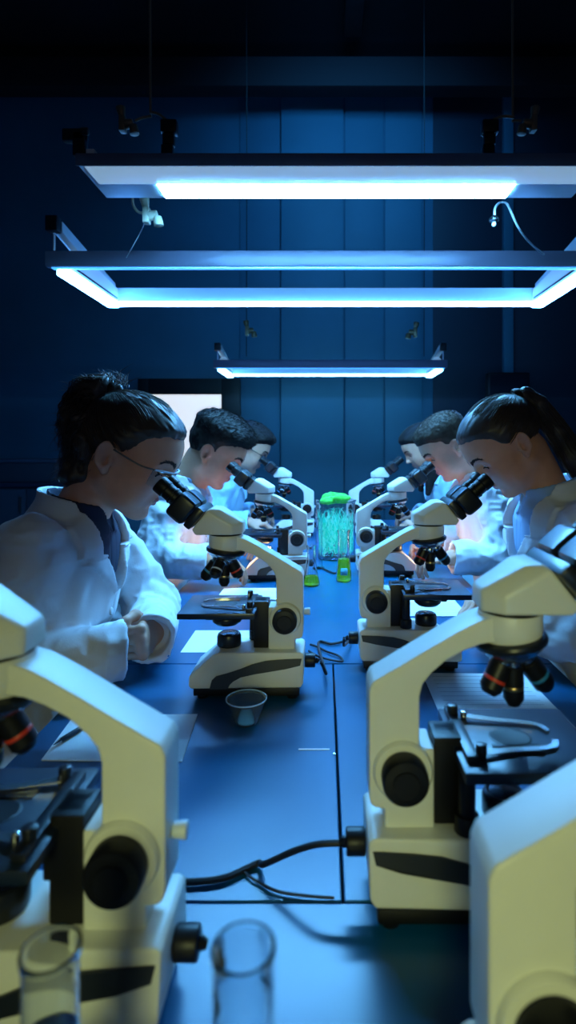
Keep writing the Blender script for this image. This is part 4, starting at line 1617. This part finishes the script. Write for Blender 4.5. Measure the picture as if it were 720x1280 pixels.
# nearest fixture: a wide shallow housing with its diffuser set to the back
Zf = 2.135
hl_ = empty('hanging_light', (0.055, 2.0, Zf), 0)
xl, xr = -.80 - .055, .91 - .055
bm = NB()
flat = [(xl, -.13), (xr, -.13), (xr, .12), (xl, .12)]
box(bm, (xl, -.13, .0), (xr, .12, .032), .003)
hs = obj('housing', bm, mat('housing_white', (.66, .71, .76), .4), hl_)
obj('dim_diffuser', box(NB(), (xl + .02, -.125, -.0035), (xr - .02, -.001, -.0003), .001), mat('dim_diffuser', (.7, .75, .8), .4, emit=(.36, .56, .72), estr=.5), hs)
obj('front_edge', box(NB(), (xl - .004, -.138, -.004), (xr + .004, -.1305, .036), .002), M_alu_d, hl_)
obj('diffuser', box(NB(), (-.58 - .055, .0, -.004), (.665 - .055, .112, -.0005), .001), M_tube_w, hl_)
for s, xe in ((-1, xl), (1, xr)):
    bm = NB()
    box(bm, (xe - .02, -.125, .036), (xe + .02, -.095, .115), .004)
    box(bm, (xe - .055, -.125, .085), (xe + .02, -.095, .125), .006)
    cyl(bm, (xe + .012, -.13, .11), (xe + .036, -.13, .11), .012, None, 14, .002)
    br = obj('end_bracket', bm, M_black, hl_)
    bar = NB()
    box(bar, (xe + .022, -.12, .0325), (xe + .05, .11, .060), .004)
    obj('end_rail', bar, M_alu, br)
tag(hl_, 'wide white hanging lamp with the brightest panel, nearest and highest', 'hanging lamp')


def frame_lamp(x0, x1, y0, y1, z, label, over=.36, k=1.0, tube_m=None):
    tube_m = tube_m or M_tube_b
    """rectangular frame of light tubes; the side rails reach out over the front bar"""
    t = empty('hanging_light', ((x0 + x1) / 2, (y0 + y1) / 2, z))
    hx, hy = (x1 - x0) / 2, (y1 - y0) / 2
    fb = obj('front_bar', box(NB(), (-hx - .015 * k, -hy - .02 * k, -.035 * k), (hx + .015 * k, -hy + .02 * k, .035 * k), .010 * k), M_alu_d, t)
    obj('light_strip', box(NB(), (-hx * .99, -hy - .012 * k, -.041 * k), (hx * .99, -hy + .012 * k, -.0355 * k), .001), M_tube_s, fb)
    bb = obj('back_bar', box(NB(), (-hx + .03 * k, hy - .03 * k, -.02 * k), (hx - .03 * k, hy + .03 * k, .055 * k), .006 * k), M_glow1, t)
    obj('light_tube', box(NB(), (-hx + .04 * k, hy - .034 * k, -.036 * k), (hx - .04 * k, hy + .026 * k, -.0205 * k), .006 * k), tube_m, bb)
    SW = Matrix(((0, 1, 0, 0), (1, 0, 0, 0), (0, 0, 1, 0), (0, 0, 0, 1)))
    for s in (-1, 1):
        xc = s * (hx - .045 * k)
        bm = NB()
        prism(bm, [(-hy + .022 * k, -.030 * k), (-hy + .022 * k, .034 * k), (-hy + .16, .088 * k), (hy - .032 * k, .045 * k), (hy - .032 * k, -.030 * k)],
              -.022 * k, .022 * k, .004 * k, Matrix.Translation((xc, 0, 0)) @ SW)
        rl = obj('side_rail', bm, M_glow2, t)
        obj('light_tube', box(NB(), (xc - .030 * k, -hy + .03 * k, -.058 * k), (xc + .030 * k, hy - .04 * k, -.0305 * k), .006 * k), tube_m, rl)
        obj('groove', box(NB(), (xc - s * .0225 * k - .0012, -hy + .06, -.014 * k), (xc - s * .0225 * k + .0012, hy - .05 * k, -.004 * k)), M_black, rl)
        up = NB()
        prism(up, [(-hy + .005, .120 * k), (-hy + .17, .092 * k), (hy - .035 * k, .048 * k), (hy - .035 * k, .076 * k), (-hy + .005, .168 * k)],
              -.020 * k, .020 * k, .004 * k, Matrix.Translation((xc + s * .012 * k, 0, 0)) @ SW)
        o = obj('hanger_arm', up, M_alu, t)
        obj('end_cap', box(NB(), (xc + s * .02 * k - .026 * k, -hy - .045 * k, .112 * k), (xc + s * .02 * k + .026 * k, -hy + .004, .178 * k), .006 * k), M_black, o)
        obj('brace', cyl(NB(), (xc + s * .02 * k, -hy - .012, .036 * k), (xc + s * .02 * k, -hy - .012, .111 * k), .005 * k, None, 8), M_alu, o)
    tag(t, label, 'hanging lamp', 'rectangular frame lamps of blue white tubes')
    return t


frame_lamp(-1.19, 1.205, 2.50, 3.18, 2.03, 'large rectangular frame lamp of blue tubes, second from the front', .34, 1.0)
frame_lamp(-.85, .95, 4.50, 5.02, 1.855, 'small far frame lamp of blue tubes above the back students', .22, .9, mat('teal_white_tube', (.8, .9, 1), .4, emit=(.14, .52, .85), estr=22))

# ------------------------------------------------------------------ cables and clamps that hang about the lamps
def hcable(pts, r, label, m=None, group=None):
    o = obj('hanging_cable', tube(NB(), spline(pts, 6), r, 8), m or M_rubber)
    return tag(o, label, 'cable', group)


def clamp(loc, s, label, m, flip=1):
    t = empty('hanging_clamp', loc)
    b = NB()
    cyl(b, (-.010 * s, 0, 0), (.014 * s, 0, .004 * s), .013 * s, .011 * s, 14, .002 * s)
    box(b, (-.022 * s, -.012 * s, -.020 * s), (-.006 * s, .012 * s, .022 * s), .003 * s)
    obj('jaw', b, m, t)
    w = NB()
    w2 = NB()
    cyl(w, (-.016 * s, 0, .022 * s), (-.020 * s, 0, .046 * s), .009 * s, .013 * s, 10, .002 * s)
    cyl(w2, (.014 * s, 0, -.002 * s), (.018 * s, 0, -.026 * s), .011 * s, .013 * s, 10, .002 * s)
    obj('wing_screw', w, m, t)
    obj('wing_screw', w2, m, t)
    t.rotation_euler = (0, 0, 0 if flip > 0 else PI)
    tag(t, label, 'clamp', 'small clamps hanging on the lamp cables')
    return t


Yh = 2.0
pL, pR = at(188, 142, Yh), at(641, 148, Yh)
for p, dx, side in ((pL, 1, 'left'), (pR, -1, 'right')):
    hcable([(p.x - .004, Yh, ZCEIL - .01), (p.x - .003, Yh, 3.4), (p.x, Yh, p.z)], .0045, 'long twin cord of the nearest lamp, its %s one' % side, M_rust)
    a = at(160 if dx > 0 else 660, 152, Yh)
    b = at(210 if dx > 0 else 614, 152, Yh)
    hcable([p + Vector((.001, .012, -.002)), p.lerp(a, .45) + Vector((0, .012, .004)), a + Vector((dx * .02, .012, .008))], .0050, 'short branch cord to the clamp at the %s of the nearest lamp' % side, M_rust)
    hcable([p + Vector((.001, -.012, -.002)), p.lerp(b, .5) + Vector((0, -.012, .006)), b + Vector((-dx * .004, -.012, 0))], .0050, 'short branch cord to the black bracket at the %s of the nearest lamp' % side, M_rust)
    clamp(a - Vector((0, 0, .010)), 1.3, 'dark clamp beside the black bracket at the %s of the nearest lamp' % side, M_rust, dx)
    bm = NB()
    c = at(212 if dx > 0 else 612, 152, Yh)
    box(bm, (-.028, -.02, -.045), (.028, .02, 0), .006)
    box(bm, (-.022, -.016, -.085), (.018, .016, -.046), .005)
    box(bm, (-.026, -.018, c.z * 0 - (c.z - Zf - .0335)), (.014, .018, -.086), .004)
    br = obj('hanging_bracket', bm, M_black)
    br.location = c
    tag(br, 'black bracket that carries the nearest lamp on its %s' % side, 'bracket', 'black brackets of the nearest lamp')

for px, n in ((308, 'left'), (530, 'right')):
    p = at(px, 0, 4.6)
    hcable([(p.x, 4.6, ZCEIL - .01), (p.x + .003, 4.6, 3.5), (p.x, 4.6, 1.93)], .0035, 'thin far cable above the small far lamp, its %s one' % n)
M_oldbrass = mat('old_brass', (.16, .14, .07), .4, metal=.5)
for px, py, n, fl in ((313, 414, 'left', 1), (515, 416, 'right', -1)):
    clamp(at(px, py, 4.3), 1.7, 'tiny metal clamp high above the small far lamp at its %s' % n, M_oldbrass, fl)
# hook and cords beneath the nearest lamp
q = at(182, 258, 2.25)
hcable([at(167, 238, 2.25), at(166, 254, 2.25), at(173, 265, 2.25), at(182, 266, 2.25)], .0055, 'cream cord curling below the left end of the nearest lamp', M_cream)
clamp(at(190, 270, 2.25), 1.5, 'cream clamp dangling below the left end of the nearest lamp', M_cream, 1)
hcable([at(186, 268, 2.27), at(172, 297, 2.33), at(158, 322, 2.42)], .0016, 'very thin wire from the cream clamp to the frame lamp', M_alu)
hcable([at(618, 272, 2.2), at(619, 260, 2.2), at(625, 253, 2.2), at(633, 254, 2.2), at(637, 261, 2.2), at(650, 288, 2.25), at(665, 306, 2.35), at(680, 318, 2.45)], .0042, 'white cord drooping from the nearest lamp to the frame lamp', M_alu)
t = empty('bulb_holder', at(617.5, 274, 2.2))
obj('socket', lathe(NB(), [(0, .014), (.009, .013), (.0175, .002), (.019, -.006), (.013, -.012), (0, -.0125)], 20), M_chrome, t)
obj('bulb', lathe(NB(), [(0, -.0127), (.007, -.0130), (.0085, -.020), (.005, -.027), (0, -.029)], 16), mat('bulb_white', (.8, .85, .9), .3), t)
tag(t, 'small metal bulb holder hanging on the white cord', 'bulb holder')

# ================================================================== screen and furniture at the back
Ys = 5.44
s0, s1 = at(172, 473, Ys), at(300, 473, Ys)
tv = empty('wall_screen', ((s0.x + s1.x) / 2, Ys, 0.92))
hw = (s1.x - s0.x) / 2
ht = s0.z - .92
i0, i1 = at(196, 493, Ys), at(276.5, 493, Ys)
L_, R_ = -hw + .10, hw - (s1.x - i1.x)
ztop = i0.z - .92
fr = NB()
box(fr, (-hw, 0, 0), (L_, .07, ht), .004); box(fr, (R_, 0, 0), (hw, .07, ht), .004)
box(fr, (L_, 0, ztop), (R_, .07, ht), .004); box(fr, (L_, 0, 0), (R_, .07, .10), .004)
obj('frame', fr, mat('screen_frame_black', (.003, .003, .004), .6), tv)
M_screen = mat('lit_screen', (.8, .8, .78), .5, emit=(.80, .78, .74), estr=0.88)
obj('screen_panel', box(NB(), (L_, .012, .10), (R_, .06, ztop)), M_screen, tv)
obj('wall_mount', box(NB(), (-.2, .0705, .3), (.2, Y1_ - Ys - .016, .7)), M_black, tv)
tag(tv, 'black framed wall screen glowing white behind the students', 'screen')


def cabinet(x0, x1, y0, y1, h, label, doors, group=None):
    t = empty('cabinet', ((x0 + x1) / 2, (y0 + y1) / 2, 0))
    hx, hy = (x1 - x0) / 2, (y1 - y0) / 2
    obj('body', box(NB(), (-hx, -hy, .06), (hx, hy, h), .003), M_dark, t)
    obj('plinth', box(NB(), (-hx + .02, -hy + .04, 0), (hx - .02, hy - .01, .0595)), M_black, t)
    obj('counter', box(NB(), (-hx - .02, -hy - .03, h + .0005), (hx + .02, hy, h + .035), .004), M_tedge, t)
    w = 2 * hx / doors
    for k in range(doors):
        a = -hx + k * w
        d = obj('door', box(NB(), (a + .006, -hy - .018, .08), (a + w - .006, -hy - .0005, h - .02), .003), mat('cabinet_door', (.018, .03, .052), .5), t)
        hb = NB()
        box(hb, (a + w - .05, -hy - .040, h - .22), (a + w - .035, -hy - .030, h - .08), .003)
        for zz in (h - .205, h - .10):
            box(hb, (a + w - .047, -hy - .0305, zz), (a + w - .038, -hy - .0185, zz + .01))
        obj('handle', hb, M_steel, d)
    tag(t, label, 'cabinet', group)
    return t


cabinet(-3.55, -2.05, 4.95, 5.50, .86, 'low dark cabinet along the back wall left of the screen', 3)
cabinet(1.30, 2.95, 4.95, 5.50, .92, 'low dark cabinet along the back wall at the right', 3)
# dark machine on a pedestal at the right rear
def mq(px, py): return at(px, py, 5.15)
dv = empty('lab_monitor', ((mq(640, 470).x), 5.15, .9555))
za, zb = mq(0, 498).z - .9555, mq(0, 466).z - .9555
b = NB()
xa, xb = mq(608, 0).x - dv.location.x, mq(660, 0).x - dv.location.x
box(b, (xa, -.05, za), (xb, .05, zb), .012)
obj('casing', b, M_black, dv)
obj('screen_panel', box(NB(), (xa + .02, -.0535, za + .02), (xb - .02, -.0505, zb - .02)), M_lens, dv)
obj('stand', box(NB(), (xa + .02, -.03, .0205), (xa + .12, .03, za - .0005), .006), M_black, dv)
obj('foot', box(NB(), (xa - .06, -.1, 0), (xa + .22, .1, .02), .004), M_black, dv)
tag(dv, 'dark monitor on a stand on the right rear cabinet', 'monitor')
db = empty('storage_box', (-2.78, 5.22, .8955))
obj('bin', box(NB(), (-.42, -.16, 0), (.42, .16, .17), .012), M_dark, db)
obj('lid', box(NB(), (-.43, -.17, .1705), (.43, .17, .20), .006), mat('box_lid', (.03, .05, .09), .5), db)
tag(db, 'long dark storage box on the left rear cabinet', 'box')

# ================================================================== light that the photo shows no lamp for
W = bpy.data.worlds.new('room_air')
SC.world = W
W.use_nodes = True
W.node_tree.nodes['Background'].inputs[0].default_value = (.10, .30, .70, 1)
W.node_tree.nodes['Background'].inputs[1].default_value = 0.035


def lamp(name, kind, loc, target, color, power, size=.2, spot=60, blend=.5, size_y=None):
    d = bpy.data.lights.new(name, kind)
    d.color = color
    d.energy = power
    if kind == 'AREA':
        d.size = size
        if size_y:
            d.shape = 'RECTANGLE'; d.size_y = size_y
    else:
        d.shadow_soft_size = size
    if kind == 'SPOT':
        d.spot_size = math.radians(spot); d.spot_blend = blend
    o = bpy.data.objects.new(name, d)
    o.location = loc
    if target is not None:
        o.rotation_euler = (Vector(target) - Vector(loc)).to_track_quat('-Z', 'Y').to_euler()
    COL.objects.link(o)
    return o


# unseen fill lights added behind the photographer: yellow green spot, soft warm area
lamp('added_fill_spot', 'SPOT', (-.10, -.85, 1.34), (0.02, .40, .92), (.88, 1.0, .40), 30, .14, 44, .9)
lamp('added_warm_fill', 'AREA', (.3, -1.9, 2.4), (0.0, 1.2, 1.0), (1.0, .86, .66), 1.6, .8)
# unseen blue spot added near the roof beam to brighten the back wall
lamp('added_wall_spot', 'SPOT', (.25, 3.3, 4.5), (.25, 5.6, 3.5), (.05, .40, 1.0), 210, .3, 95, 1.0)
# added point lights standing in for the glow of the two switched-on microscopes
lamp('added_microscope_glow', 'POINT', (-.312, 2.05, ZT + .09), None, (1.0, .60, .28), .8, .02)
lamp('added_microscope_glow', 'POINT', (.372, 2.12, ZT + .09), None, (1.0, .60, .28), .8, .02)

# ================================================================== camera
cam = bpy.data.cameras.new('camera')
cam.sensor_fit = 'VERTICAL'
cam.sensor_height = 36.0
cam.sensor_width = 36.0
cam.lens = 36.0 * FPX / 1280.0
cam.shift_x = (360 - VX) / 1280.0
cam.shift_y = (VY - 640) / 1280.0 * -1.0 * -1.0
cam.clip_start = .01
cam.dof.use_dof = True
cam.dof.focus_distance = 1.35
cam.dof.aperture_fstop = 4.2
co = bpy.data.objects.new('camera', cam)
co.location = (0, 0, ZC)
co.rotation_euler = (PI / 2, 0, 0)
COL.objects.link(co)
SC.camera = co
SC.view_settings.view_transform = 'Standard'
SC.view_settings.look = 'None'
SC.view_settings.gamma = 1.0
SC.view_settings.use_curve_mapping = False
SC.view_settings.exposure = 0.0
SC.cycles.use_denoising = True
SC.cycles.max_bounces = 10
SC.cycles.transparent_max_bounces = 8
